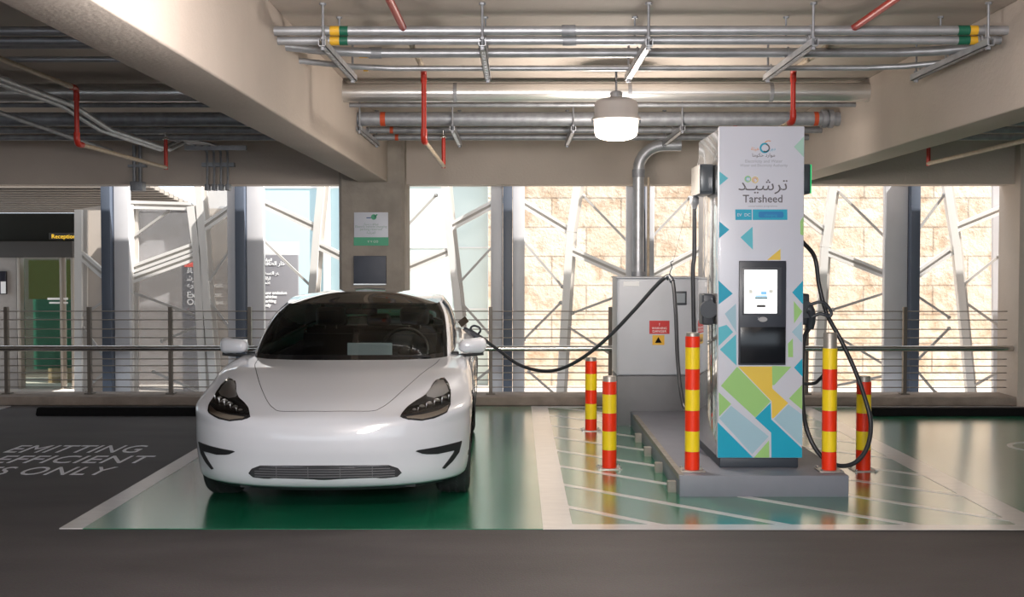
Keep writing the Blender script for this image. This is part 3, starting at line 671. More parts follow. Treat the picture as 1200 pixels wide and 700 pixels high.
kb('meter_frame', 790.5, 341.5, 804.5, 357.5, .012, DGREY, .003); kb('meter_window', 792.5, 344, 802.5, 355, .014, mat('meter glass', (.30, .33, .37), .15))
# conduit from the cabinet up into the far rack
xcn = PY(748, 300, 11.75).x
pts = [(xcn, 11.75, zk1 + .01), (xcn, 11.75, 2.2), (xcn, 11.75, 2.5)] + [(xcn + .26 * (1 - math.cos(t)), 11.75, 2.52 + .24 * math.sin(t)) for t in [PI / 2 * j / 8 for j in range(1, 9)]] + [(xcn + .42, 11.75, 2.76)]
run('conduit', pts, .057, GALV, 'thick galvanised conduit rising from the cabinet and bending right at the ceiling pipes', 'conduit', seg=24, parts=[('coupling', (xcn, 11.75, 2.44), (xcn, 11.75, 2.52), .063, GALV_D), ('clamp', (xcn, 11.75, zk1 + .0), (xcn, 11.75, zk1 + .06), .068, GALV_D)])
run('conduit', [(xcn + .11, 11.85, zk1 + .01), (xcn + .11, 11.85, 2.45)], .014, SPR, 'thin brown conduit beside the thick galvanised riser', 'conduit')

# ================================================================== PLINTH OF THE CHARGER
PLT = mat('grey painted plinth', (.215, .225, .27), .5, noise=.08, nscale=5)
PLE = mat('worn concrete edge', (.30, .28, .25), .7, noise=.2, nscale=12)
a, b = PY(795, 558, 8.0), PY(993, 558, 8.0)
PX0, PX1, PYF, PYB, PZ = PG(796, 557, .15).x, PG(994, 557, .15).x, PG(890, 557.5, .15).y, 11.385, .15
q = MB(); q.box((PX0, PYF, 0), (PX1, PYB, PZ), PLT, bev=.006)
pl = q.build('charger_plinth', loc=((PX0 + PX1) / 2, PYF, 0)); tag(pl, 'low grey concrete plinth under the charging station, running back to the cabinet', 'plinth')
q = MB(); q.box((PX0 - .004, PYF + .02, PZ - .03), (PX0 + .035, PYB - .3, PZ + .004), PLE); q.build('worn_edge', parent=pl).matrix_parent_inverse = Matrix.Translation(-pl.location)
for k in range(4):
    y = PYF + .15 + k * .75
    q = MB(); q.box((PX0 - .06, y, 0), (PX0 - .001, y + .06, .08), PLE, bev=.004); q.build('fixing_block', parent=pl).matrix_parent_inverse = Matrix.Translation(-pl.location)

# ================================================================== BOLLARDS
BR = mat('bollard red', (.95, .04, .006), .35); BY = mat('bollard yellow', (1.0, .72, .015), .35); BCAP = mat('bollard cap', (.42, .40, .37), .4, metal=.6)
def bollard(px, Yb, zbase, r, ytop, yb, seq, lab, base=True):
    x = PY(px, yb[-1], Yb).x
    e = empty('bollard', (x, Yb, zbase), lab, 'bollard')
    g = lambda y: PY(px, y, Yb).z - zbase
    q = MB(); q.lathe([(r * .98, 0), (r * .98, g(ytop) - .008), (r * .9, g(ytop)), (0, g(ytop))], BCAP, 28); q.build('tube', parent=e)
    for k, c_ in enumerate(seq):
        t, b_ = g(yb[k]), max(g(yb[k + 1]), .006)
        q = MB(); q.lathe([(r, b_ + .0005), (r + .003, b_ + .001), (r + .003, t - .001), (r, t - .0005)], BR if c_ == 'r' else BY, 28, close=False)
        q.build('red_band' if c_ == 'r' else 'yellow_band', parent=e)
    if base:
        q = MB(); q.box((-r * 1.75, -r * 1.75, 0), (r * 1.75, r * 1.75, .01), BCAP, bev=.002)
        for i in (-1, 1):
            for j in (-1, 1): q.lathe([(.009, .01), (.009, .022)], STEEL, 6, (i * r * 1.4, j * r * 1.4, 0))
        q.build('base_plate', parent=e)
    return e
bollard(811, 8.13, PZ, .0475, 390, (394, 407, 432.5, 456.5, 481, 505, 529, 553), 'ryryryr', 'tall red and yellow striped bollard on the plinth, left of the charging station')
bollard(971.5, 8.13, PZ, .0475, 390, (408, 432.5, 456.5, 481, 505, 529, 553), 'yryryr', 'tall striped bollard with bare metal top on the plinth, right of the charging station')
bollard(714, 9.06, 0, .0525, 441, (447, 462, 484, 505, 527, 550), 'ryryr', 'short striped bollard on the hatching, the nearer of two left of the cabinet')
bollard(692.5, 11.1, 0, .0525, 419, (423, 438, 457, 473, 491, 504), 'ryryr', 'short striped bollard on the hatching, the farther of two left of the cabinet')
bollard(1011.5, 8.98, 0, .0525, 441, (447, 462, 484, 505, 527, 551), 'ryryr', 'short striped bollard on the floor behind the right cable loop')

# ================================================================== CHARGING STATION
YQ = 8.22; YQB = 9.18
Ltop, Rtop = PY(845, 148, YQ), PY(946, 148, YQ); Lb = PY(838.5, 537, YQ); Rb = PY(937, 537, YQ)
QX0, QX1 = (Ltop.x + Lb.x) / 2, (Rtop.x + Rb.x) / 2; QZ1, QZ0 = Ltop.z, Lb.z
qs = empty('charging_station', ((QX0 + QX1) / 2, YQ, PZ), 'tall white fast charging station with teal, green and yellow geometric graphics and screen', 'charging station')
off = V(qs.location)
QWH = mat('charger white front', (.64, .66, .76), .32, coat=.3); QSD = mat('charger glossy side', (.60, .60, .61), .06, metal=.75)
def qp(px, py):     # photograph point on the front face -> local x, z (the face's own slight lean removed)
    t = (py - 148) / 389.0; l = 845 - 6.5 * t; r_ = 946 - 9 * t
    u = (px - l) / (r_ - l); return QX0 + u * (QX1 - QX0) - off.x, QZ1 + t * (QZ0 - QZ1) - off.z
def qb(nm, lo, hi, mt, bev=0, par=qs):
    q = MB(); q.box(V(lo) - off, V(hi) - off, mt, bev); return q.build(nm, parent=par)
qb('front_panel', (QX0, YQ, QZ0), (QX1, YQ + .045, QZ1), QWH, .006)
qb('body', (QX0 + .006, YQ + .046, QZ0), (QX1 - .006, YQB, QZ1 - .01), QSD, .006)
qb('kick_base', (QX0 + .02, YQ + .03, PZ), (QX1 - .02, YQB - .03, QZ0 - .002), mat('kick base', (.035, .045, .06), .4), .006)
TEAL = mat('graphic teal', (.0, .37, .56), .35); LT = mat('graphic light teal', (.10, .50, .62), .35); PB = mat('graphic pale blue', (.36, .55, .66), .35)
LG2 = mat('graphic green', (.33, .60, .20), .35); YG2 = mat('graphic yellow', (.80, .56, .07), .35); PG2 = mat('graphic pale green', (.38, .60, .52), .35)
polys = [
 (LG2, [(843.6, 451.8), (862.8, 429.3), (901.4, 470), (883.2, 489.2)]), (LG2, [(903.5, 428.2), (926, 429.3), (905.7, 451), (903.5, 451)]),
 (YG2, [(864, 429), (903.5, 429), (903.5, 455), (921.7, 472), (904.6, 489.7), (902.5, 489.7), (902.5, 470)]),
 (TEAL, [(883, 489.7), (901.4, 471.8), (901.8, 491.4), (937, 525.6), (937, 536.5), (901.4, 536.5), (901.4, 507)]),
 (TEAL, [(839.3, 494.6), (880, 536.5), (838.8, 536.5)]), (PB, [(841, 490), (855.3, 475.3), (898.5, 511.5), (879, 532.5)]),
 (LG2, [(881, 536.5), (898.8, 516), (898.8, 536.5)]), (PB, [(904.6, 491), (922, 473.5), (938, 486), (937.5, 523)]),
 (LG2, [(922.8, 466.7), (938.2, 450.7), (938, 480)]), (LG2, [(841, 459.3), (855.3, 473.2), (841, 488)]),
 (TEAL, [(929.2, 430.3), (939, 419.6), (939, 441)]),
 (TEAL, [(842.2, 328), (858.6, 343.5), (842.2, 356)]), (TEAL, [(941.3, 328), (928.3, 342), (940.8, 356)]),
 (LG2, [(930.1, 352.2), (939.8, 364.3), (930.1, 378.3)]), (PB, [(849, 367), (862.3, 355), (862.3, 389)]),
 (LT, [(841.6, 383), (851, 380), (858.6, 388.5), (841.4, 405)]), (LT, [(842.8, 409), (862, 391), (862, 428)]),
 (PB, [(927.3, 388.5), (939, 376), (939, 401)]), (LG2, [(922.5, 402), (928.3, 396), (928.3, 418), (922.5, 418)]),
 (YG2, [(899.5, 304), (915.3, 291), (915.3, 304)]),
 (LT, [(844.6, 200.5), (855, 208.6), (844.6, 217)]), (TEAL, [(843.9, 259), (855.6, 268.6), (843.6, 278.5)]), (LT, [(882.9, 265), (868.5, 277.6), (882.9, 292)]),
 (PG2, [(944.8, 160), (933, 172), (944.4, 184)]), (LG2, [(943, 253), (939, 259), (939, 274), (942.6, 275.5)]),
 (TEAL, [(862.8, 244.9), (882.2, 244.9), (882.2, 257.2), (862.8, 257.2)]), (TEAL, [(883.2, 244.9), (924, 244.9), (924, 257.2), (883.2, 257.2)]),
]
q = MB()
for mt, pts in polys: q.prism([qp(*p_) for p_ in pts], -.0012, .001, mt)
q.prism([qp(*p_) for p_ in ((890, 249), (891.5, 247.5), (918, 247.5), (919.5, 249), (919.5, 253), (918, 254.6), (891.5, 254.6), (890, 253))], -.002, -.001, mat('graphic deep blue', (.0, .20, .50), .35))
q.build('graphic_wrap', parent=qs)
INK = mat('logo ink grey', (.13, .12, .14), .5); INKL = mat('pale print', (.38, .40, .46), .5)
s_ = 8.22 / F
def qt(t, px, py, size, mt, **kw):
    x, z = qp(px, py); return text(t, size, mt, qs, kw.pop('nm', 'lettering'), facing(x, -.0015, z), kw.pop('al', 'CENTER'), .0006, **kw)
qt('Tarsheed', 895.3, 236.7, .0755, INK, sx=.98, bold=.0008)
qt('\ufeaa\u0640\ufef4\ufeb7\ufeae\ufe97', 895.5, 222.5, .115, INK, sx=1.15)
def ring(px, py, r, w, mt, a0=0, a1=360, nm='logo'):
    x, z = qp(px, py); mm = MB(); n = 20
    pts = [(x + r * math.cos(math.radians(a0 + (a1 - a0) * j / n)), -.002, z + r * math.sin(math.radians(a0 + (a1 - a0) * j / n))) for j in range(n + 1)]
    for a_, b_ in zip(pts, pts[1:]): mm.bar(a_, b_, w, .002, mt)
    return mm.build(nm, parent=qs)
OR = mat('logo orange', (.75, .30, .08), .5)
ring(898.5, 173.3, .030, .012, TEAL, 60, 330); ring(899.3, 173.3, .026, .009, INK, -120, 80); ring(903, 170, .030, .005, OR, 60, 150)
ring(878, 209.5, .020, .006, LG2, 0, 360); ring(878, 209.5, .013, .005, LT, 40, 300); ring(886.5, 210.5, .020, .005, YG2, 0, 360); ring(886.5, 210.5, .011, .004, OR, 0, 260)
qt('\ufe94\ufe8c\ufef4\ufeeb', 887, 176, .032, OR); qt('\ufeae\ufe91\ufea9', 908, 176, .032, TEAL); qt('\ufe8e\ufee3\ufeee\ufedc\ufea3 \ufea9\ufead\ufe8d\ufeee\ufee3', 897, 183.5, .034, INK)
qt('Electricity and Water', 897, 190.3, .030, INKL); qt('Water and Electricity Authority', 897, 195, .027, INKL, sx=.95); qt('conservation programme', 895, 242, .020, INKL)
qt('EV', 867.5, 253, .030, QWH); qt('DC', 877, 253, .030, QWH); qt('charging', 904.5, 253, .026, TEAL); qt('\ufea9\ufea9  \ufea9\ufead\ufea9', 893, 452, .03, YG2)
# screen unit
x0, z0_ = qp(864, 427); x1, z1_ = qp(921.5, 305)
q = MB(); q.box((x0, -.018, z0_), (x1, .001, z1_), mat('screen unit dark grey', (.035, .04, .055), .3), bev=.004); su = q.build('screen_unit', parent=qs)
xa, za = qp(871, 366.5); xb_, zb2 = qp(910.5, 315.5)
q = MB(); q.box((xa - .012, -.021, za - .012), (xb_ + .03, -.017, zb2 + .018), mat('screen bezel', (.07, .075, .09), .3), bev=.002); q.build('bezel', parent=su)
q = MB(); q.box((xa, -.023, za), (xb_, -.019, zb2), mat('lit screen', (.8, .8, .8), .3, emit=(.95, 1, .98), es=.85)); q.build('screen', parent=su)
q = MB()
def sb(a_, b_, c_, d_, col):
    xx0, zz0 = qp(a_, d_); xx1, zz1 = qp(c_, b_); q.box((xx0, -.0242, zz0), (xx1, -.0228, zz1), col)
SB = mat('screen blue', (.2, .5, .8), .4, emit=(.25, .55, .85), es=.5); SDk = mat('screen dark bar', (.05, .2, .25), .4); SK = mat('screen button', (.08, .07, .07), .4)
sb(884, 347.5, 898.5, 349.3, SDk); sb(891, 341, 897.5, 344.5, SB); sb(884.5, 345.5, 898, 347, SB); sb(886, 356.5, 896, 359.2, SK); sb(900.5, 339, 905, 342.5, mat('screen grey mark', (.55, .55, .5), .5, emit=(.6, .6, .55), es=.5)); sb(877, 339, 881, 343, MATS['screen grey mark'])
q.build('screen_symbols', parent=su)
xa, za = qp(864.8, 426); xb_, zb2 = qp(920.5, 382.5)
q = MB(); q.box((xa + .006, -.020, za + .006), (xb_ - .006, -.0165, zb2), mat('lower black panel', (.008, .010, .014), .15), bev=.001); q.build('reader_panel', parent=su)
for k in range(3):
    x, z = qp(886 + k * 2.2, 372.5); mm = MB()
    pts = [(x + .010 * math.cos(t), -.0185, z + .012 * math.sin(t)) for t in [-.9 + 1.8 * j / 8 for j in range(9)]]
    mm.tube(pts, .002, mat('reader mark grey', (.4, .4, .42), .5), seg=6); mm.build('contactless_mark', parent=su)
x, z = qp(893, 373.5); q = MB(); q.lathe([(.016, 0), (.022, 0), (.022, .003), (.016, .003)], MATS['reader mark grey'], 20, mtx=Matrix.Translation((x, -.0165, z)) @ Matrix.Diagonal((1.4, 1, .8, 1)) @ Matrix.Rotation(PI / 2, 4, 'X')); q.build('card_mark', parent=su)
# side outlet boxes and holsters
GREDGE = mat('green lit edge', (.02, .5, .15), .4, emit=(.03, .8, .25), es=.6)
for sd, X in ((-1, QX0), (1, QX1)):
    w = .10
    lo, hi = sorted((X, X + sd * w))
    z_lo, z_hi = PY(830, 228, 8.5).z, PY(830, 193, 8.5).z
    qb('cable_outlet_box', (lo, YQ + .22, z_lo), (hi, YQ + .62, z_hi), mat('outlet box grey', (.085, .10, .125), .35), .012)
    fb = MB(); fb.box(V((lo + .004, YQ + .212, z_lo + .012)) - off, V((hi - .004, YQ + .222, z_hi - .012)) - off, mat('outlet face', (.05, .062, .075), .25), .006); fb.build('outlet_face', parent=qs)
    if sd == 1: qb('green_trim', (X + w - .001, YQ + .215, z_lo + .004), (X + w + .004, YQ + .6, z_hi - .004), GREDGE)
    else: qb('silver_trim', (X - w - .004, YQ + .215, z_lo + .004), (X - w + .001, YQ + .6, z_hi - .004), STEEL)
    # cable gland
    gz = z_lo; gx = X + sd * .085; gy = YQ + .56
    q = MB(); q.lathe([(.026, 0), (.034, -.01), (.034, -.05), (.024, -.065), (.021, -.09)], GALV_D, 20, tuple(V((gx, gy, gz)) - off)); q.build('cable_gland', parent=qs)
    # holster
    hz0, hz1 = PY(830, 380, 8.5).z, PY(830, 344, 8.5).z
    lo, hi = sorted((X, X + sd * .085))
    qb('holster', (lo, YQ + .16, hz0), (hi, YQ + .34, hz1), DGREY, .015)
    q = MB(); q.lathe([(.05, 0), (.062, .0), (.062, .06), (.05, .06)], DGREY, 24, mtx=Matrix.Translation(V((X + sd * .045, YQ + .12, (hz0 + hz1) / 2)) - off) @ Matrix.Rotation(-PI / 2, 4, 'X')); q.build('holster_ring', parent=qs)
# ================================================================== CAR
def pearl():
    m = mat('pearl white car paint', (.64, .66, .72), .36, coat=1, coat_r=.03, spec=.5)
    return m
CARW = pearl()
RUB = mat('tyre rubber', (.022, .022, .024), .7); TRIM = mat('matt black trim', (.014, .015, .018), .5); CABIN = mat('dark cabin trim', (.022, .022, .024), .6)
SEAT = mat('dark grey seat', (.055, .056, .060), .55); FRIT = mat('black glass border', (.006, .006, .007), .06, spec=.6)
ROOFG = mat('dark roof glass', (.030, .024, .018), .05, spec=1, coat=1, coat_r=.02); ROOFG.node_tree.nodes['Principled BSDF'].inputs['Coat IOR'].default_value = 2.0
WIND = glassy('windscreen glass', (.86, .90, .88), .0, fr_ior=1.5)
SIDEG = glassy('side window glass', (.82, .88, .86), .0, fr_ior=1.5)
car = empty('car', (-1.262, 9.65, 0), 'white electric saloon car facing the camera, parked on the green bay, charging', 'car', rz=math.radians(1.3))
CM = Matrix.Translation((0, -2.35, 0))
def cpart(mb, name, m=None, parent=None, angle=40):
    o = mb.build(name, m, parent or car, angle=angle); o.data.transform(CM); return o
# --- body rings: columns run from the middle of the nose round the flank to the middle of the tail
tx = [0, .25, .50, .70, .85, .952, .990, 1, 1, .992, .988, .992, 1, 1, .97, .885, .73, .50, .25, 0]
ty = [0, .012, .050, .125, .235, .375, .56, .82, 1.25, 1.9, 2.5, 3.1, 3.55, 3.9, 4.2, 4.42, 4.55, 4.63, 4.665, 4.68]
def ring_from(zf, zs, zr, W, Fo, Ro, cornerin=0):
    P = []
    for i in range(20):
        if i <= 7: t = i / 7; t = t * t * (3 - 2 * t); z = zf + (zs - zf) * t; y = ty[i] + Fo * (1 - t)
        elif i <= 12: z = zs + (zr - zs) * ((i - 7) / 12) * .5; y = ty[i]
        else: t = (i - 12) / 7; a = zs + (zr - zs) * (5 / 12) * .5; z = a + (zr - a) * t; y = ty[i] - Ro * t
        P.append(V((tx[i] * W, y, z)))
    return P
R = [ring_from(.165, .205, .25, .880, .115, .10), ring_from(.185, .225, .29, .895, .06, .06), ring_from(.24, .29, .35, .908, .025, .03),
     ring_from(.335, .375, .43, .918, .012, .01), ring_from(.42, .46, .52, .924, .0, .0), ring_from(.515, .58, .64, .925, .004, .0), ring_from(.59, .685, .78, .918, .03, .03)]
R.append([V(p) for p in [(0, .095, .645), (.225, .108, .645), (.44, .165, .65), (.60, .27, .672), (.715, .40, .70), (.80, .545, .735), (.858, .72, .762), (.888, .95, .782), (.90, 1.3, .80), (.90, 1.9, .80), (.898, 2.5, .805), (.90, 3.1, .82), (.905, 3.55, .85), (.90, 3.9, .86), (.865, 4.18, .88), (.79, 4.38, .90), (.65, 4.5, .91), (.45, 4.575, .915), (.225, 4.605, .92), (0, 4.615, .92)]])
R.append([V(p) for p in [(0, .33, .725), (.21, .345, .727), (.42, .40, .738), (.57, .49, .765), (.675, .59, .795), (.76, .70, .812), (.822, .84, .828), (.856, 1.05, .842), (.868, 1.35, .86), (.868, 1.9, .87), (.862, 2.5, .88), (.850, 3.1, .90), (.838, 3.55, .925), (.812, 3.9, .94), (.78, 4.14, .955), (.74, 4.32, .97), (.61, 4.43, .98), (.42, 4.50, .985), (.21, 4.53, .99), (0, 4.54, .99)]])
R.append([V(p) for p in [(0, .80, .822), (.20, .81, .824), (.40, .83, .83), (.545, .87, .838), (.645, .93, .848), (.71, 1.01, .857), (.76, 1.12, .866), (.795, 1.28, .876), (.82, 1.5, .888), (.822, 1.95, .905), (.812, 2.5, .92), (.795, 3.1, .942), (.77, 3.55, .97), (.737, 3.85, .99), (.70, 4.05, 1.005), (.655, 4.22, 1.02), (.54, 4.32, 1.03), (.38, 4.37, 1.035), (.19, 4.40, 1.04), (0, 4.41, 1.04)]])
R.append([V(p) for p in [(0, 1.27, .882), (.19, 1.275, .882), (.37, 1.29, .882), (.50, 1.32, .883), (.60, 1.36, .884), (.67, 1.42, .887), (.72, 1.49, .892), (.745, 1.6, .897), (.757, 1.8, .905), (.762, 2.1, .92), (.757, 2.5, .935), (.742, 3.1, .96), (.712, 3.5, .985), (.68, 3.75, 1.005), (.64, 3.92, 1.025), (.56, 4.04, 1.04), (.46, 4.11, 1.05), (.32, 4.15, 1.055), (.16, 4.17, 1.058), (0, 4.175, 1.06)]])
G3 = [V(p) for p in [(0, 2.10, 1.275), (.17, 2.105, 1.275), (.33, 2.12, 1.272), (.455, 2.15, 1.268), (.545, 2.20, 1.264), (.60, 2.28, 1.264), (.622, 2.38, 1.272), (.63, 2.5, 1.285), (.632, 2.65, 1.298), (.63, 2.82, 1.308), (.625, 3.0, 1.312), (.612, 3.2, 1.306), (.595, 3.36, 1.292), (.57, 3.48, 1.278), (.535, 3.56, 1.268), (.475, 3.62, 1.262), (.385, 3.65, 1.262), (.27, 3.67, 1.264), (.13, 3.68, 1.266), (0, 3.685, 1.268)]]
R9 = R[-1]
def mixr(A, B, t, bulge):
    out = []
    for i, (a, b) in enumerate(zip(A, B)):
        p = a.lerp(b, t); d = V((p.x, p.y - 2.75, 0)); d = d.normalized() if d.length else d
        out.append(p + V((d.x * bulge, d.y * bulge * .6, bulge * .9)))
    return out
GH = [R9, mixr(R9, G3, .34, .030), mixr(R9, G3, .68, .030), G3]
spy = [2.46, 2.47, 2.49, 2.52, 2.56, 2.62, 2.70, 2.78, 2.86, 2.94, 3.0, 3.06, 3.12, 3.17, 3.22, 3.26, 3.29, 3.31, 3.32, 3.325]
def zc(y): return 1.378 - .16 * (y - 2.72) ** 2
SP = [V((0, y, zc(y))) for y in spy]
RFm = []
for a, b in zip(G3, SP):
    p = a.lerp(b, .5); p.z = a.z + (b.z - a.z) * .76; RFm.append(p)
RF = [G3, RFm, SP]
def loop(P): return P + [V((-p.x, p.y, p.z)) for p in P[-2:0:-1]]
NV, NU = 8, 8
def surf(rows, nu=NU, nv=NV):
    L = [loop(r) for r in rows]; n = len(L[0]); D = []
    for r in L:
        out = []
        for i in range(n):
            p0, p1, p2, p3 = r[(i - 1) % n], r[i], r[(i + 1) % n], r[(i + 2) % n]
            for j in range(nv):
                u = j / nv
                out.append(.5 * ((2 * p1) + (p2 - p0) * u + (2 * p0 - 5 * p1 + 4 * p2 - p3) * u * u + (3 * p1 - p0 - 3 * p2 + p3) * u ** 3))
        D.append(out)
    m_ = n * nv; G = []
    for k in range((len(rows) - 1) * nu + 1):
        G.append([cr([D[q][c] for q in range(len(rows))], k / nu) if False else None for c in range(0)])
    G = []
    T = [(k / nu) for k in range((len(rows) - 1) * nu + 1)]
    for t in T:
        i = min(int(t), len(rows) - 2); u = t - i; row = []
        for c in range(m_):
            p1, p2 = D[i][c], D[i + 1][c]
            p0 = D[i - 1][c] if i > 0 else p1 * 2 - p2
            p3 = D[i + 2][c] if i + 2 < len(rows) else p2 * 2 - p1
            row.append(.5 * ((2 * p1) + (p2 - p0) * u + (2 * p0 - 5 * p1 + 4 * p2 - p3) * u * u + (3 * p1 - p0 - 3 * p2 + p3) * u ** 3))
        G.append(row)
    return G, m_
Gb, Mb = surf(R)
Gg, _ = surf(GH, 10); Gr, _ = surf(RF, 8)
def vcol(c):       # column parameter 0..19, both flanks
    v = (c + .5) / NV
    return v if v <= 19 else 38 - v
# --- body shell, split into bumper/hood/doors/body with shared normals
WHEELS = [(.845, .335), (3.715, .335)]; AR_ = .372
pts3, idx = [], {}
for k, row in enumerate(Gb):
    for c, p in enumerate(row): idx[(k, c)] = len(pts3); pts3.append(p.copy())
HOODP = [(.0, .112), (.27, .130), (.345, .185), (.40, .28), (.455, .42), (.52, .62), (.59, .88), (.645, 1.12), (.672, 1.40), (0, 1.40)]
def inpoly(x, y, P):
    c_ = False; j = len(P) - 1
    for i in range(len(P)):
        if (P[i][1] > y) != (P[j][1] > y) and x < (P[j][0] - P[i][0]) * (y - P[i][1]) / (P[j][1] - P[i][1]) + P[i][0]: c_ = not c_
        j = i
    return c_
faces = {'body_shell': [], 'hood': [], 'front_door': [], 'rear_door': [], 'front_bumper': []}; alive = []
for k in range(len(Gb) - 1):
    for c in range(Mb):
        f = (idx[(k, c)], idx[(k, (c + 1) % Mb)], idx[(k + 1, (c + 1) % Mb)], idx[(k + 1, c)])
        ce = sum((pts3[i] for i in f), V()) / 4
        if any((ce.y - wy) ** 2 + (ce.z - wz) ** 2 < AR_ ** 2 for wy, wz in WHEELS) and abs(ce.x) > .5: continue
        ax = abs(ce.x)
        if ce.z > .6 and ce.y < 1.5 and inpoly(ax, ce.y, HOODP) and ce.z > .648: nm = 'hood'
        elif ax > .72 and 1.42 < ce.y < 2.50 and ce.z > .26: nm = 'front_door'
        elif ax > .70 and 2.50 < ce.y < 3.36 and ce.z > .26 and ((ce.y - 3.715) ** 2 + (ce.z - .335) ** 2 > .46 ** 2): nm = 'rear_door'
        elif ce.y < .72 and ce.z < .60 + .2 * max(0, ax - .5): nm = 'front_bumper'
        else: nm = 'body_shell'
        faces[nm].append(f); alive.append(f)
# snap the wheel arch rims to a circle
cnt = {}
for f in alive:
    for a, b in zip(f, f[1:] + f[:1]): e_ = (min(a, b), max(a, b)); cnt[e_] = cnt.get(e_, 0) + 1
rim = {v for e_, n in cnt.items() if n == 1 for v in e_}
for i in rim:
    p = pts3[i]
    for wy, wz in WHEELS:
        d = V((p.y - wy, p.z - wz)); 
        if abs(p.x) > .5 and d.length < AR_ + .06 and p.z > .17: d = d.normalized() * AR_; p.y, p.z = wy + d.x, wz + d.y
full = bpy.data.meshes.new('tmp'); full.from_pydata([tuple(p) for p in pts3], [], alive)
for p in full.polygons: p.use_smooth = True
bm = bmesh.new(); bm.from_mesh(full); bmesh.ops.recalc_face_normals(bm, faces=bm.faces)
bm.faces.ensure_lookup_table()
up = [f for f in bm.faces if f.calc_center_median().z > .8 and f.calc_center_median().y < 1.2]
if up and up[0].normal.z < 0: bmesh.ops.reverse_faces(bm, faces=bm.faces)
bm.to_mesh(full); BV = BVHTree.FromBMesh(bm); bm.free(); full.update()
VN = [v.vector.copy() for v in full.vertex_normals]
flip = full.polygons[0].normal.dot(V((0, 1, 0)))
def sub(nm, fl, mt):
    used = sorted({i for f in fl for i in f}); mp = {i: j for j, i in enumerate(used)}
    me = bpy.data.meshes.new(nm); me.from_pydata([tuple(pts3[i]) for i in used], [], [tuple(mp[i] for i in f) for f in fl])
    for p in me.polygons: p.use_smooth = True
    if me.polygons[0].normal.dot(VN[used[me.polygons[0].vertices[0]]]) < 0:
        me.flip_normals()
    me.normals_split_custom_set_from_vertices([VN[i] for i in used])
    me.materials.append(mt); me.transform(CM); o = bpy.data.objects.new(nm, me); COL.objects.link(o); o.parent = car; return o
for nm, fl in faces.items():
    if nm in ('front_door', 'rear_door'):
        for s_ in (-1, 1): sub(nm, [f for f in fl if pts3[f[0]].x * s_ > 0], CARW)
    else: sub(nm, fl, CARW)
bpy.data.meshes.remove(full)
# --- projection helpers
def hit_f(x, z):
    h = BV.ray_cast(V((x, -2, z)), V((0, 1, 0))); return (h[0], h[1]) if h[0] else (V((x, .5, z)), V((0, -1, 0)))
def hit_t(x, y):
    h = BV.ray_cast(V((x, y, 3)), V((0, 0, -1))); return (h[0], h[1]) if h[0] else (V((x, y, .8)), V((0, 0, 1)))
def hit_s(s_, y, z):
    h = BV.ray_cast(V((s_ * 3, y, z)), V((-s_, 0, 0))); return (h[0], h[1]) if h[0] else (V((s_ * .9, y, z)), V((s_, 0, 0)))
def rows_of(P, n):
    zs = [p[1] for p in P]; z0, z1 = min(zs) + 1e-4, max(zs) - 1e-4; out = []
    for k in range(n + 1):
        z = z0 + (z1 - z0) * k / n; xs = []
        for (xa, za), (xb, zb_) in zip(P, P[1:] + P[:1]):
            if (za > z) != (zb_ > z): xs.append(xa + (xb - xa) * (z - za) / (zb_ - za))
        if len(xs) >= 2: out.append((z, min(xs), max(xs)))
    return out
def conform(mb, P, s_, off, m, nr=14, nc=18, hit=None, skirt=.012):
    """a skin of thickness `skirt` that follows the body inside an outline seen from the front"""
    k = mb.mi(m); g = []; hit = hit or hit_f
    for z, a, b in rows_of(P, nr):
        row = []
        for j in range(nc + 1):
            x = s_ * (a + (b - a) * j / nc); p, n = hit(x, z)
            if n.y > 0 and hit is hit_f: n = -n
            row.append((p + n * off, p - n * (skirt - off)))
        g.append(row)
    vt = [[mb.bm.verts.new(p[0]) for p in r] for r in g]
    def fa(*v):
        try: f = mb.bm.faces.new(v); f.material_index = k; f.smooth = True
        except ValueError: pass
    for r in range(len(vt) - 1):
        for j in range(nc): fa(vt[r][j], vt[r][j + 1], vt[r + 1][j + 1], vt[r + 1][j])
    if skirt:
        bd = [(0, j) for j in range(nc)] + [(r, nc) for r in range(len(vt) - 1)] + [(len(vt) - 1, j) for j in range(nc, 0, -1)] + [(r, 0) for r in range(len(vt) - 1, 0, -1)]
        lo = {q: mb.bm.verts.new(g[q[0]][q[1]][1]) for q in bd}
        for a, b in zip(bd, bd[1:] + bd[:1]): fa(vt[a[0]][a[1]], vt[b[0]][b[1]], lo[b], lo[a])
    bmesh.ops.recalc_face_normals(mb.bm, faces=mb.bm.faces)
# --- headlights
HL = [(.468, .618), (.51, .665), (.555, .692), (.600, .712), (.632, .742), (.658, .785), (.688, .806), (.728, .808), (.758, .775), (.778, .725), (.783, .670), (.762, .630), (.69, .603), (.605, .592), (.53, .600)]
def inset(P, d):
    cx = sum(p[0] for p in P) / len(P); cz = sum(p[1] for p in P) / len(P); out = []
    n = len(P)
    for i in range(n):
        a, b, c_ = V(P[i - 1]), V(P[i]), V(P[(i + 1) % n]); t = (c_ - a).normalized(); nn = V((-t.y, t.x))
        if nn.dot(V((cx, cz)) - b) < 0: nn = -nn
        out.append(tuple(b + nn * d))
    return out
HLd = mat('headlamp housing', (.035, .035, .038), .2); HLs = mat('headlamp silver reflector', (.80, .83, .88), .45); HLb = mat('headlamp smoked strip', (.22, .185, .15), .4)
HLl = mat('headlamp lens', (.95, .97, 1.0), .3); CLEAR = glassy('clear lamp cover', (.93, .93, .93), .0, fr_ior=1.4)
SEAM = mat('panel gap', (.03, .03, .035), .7)
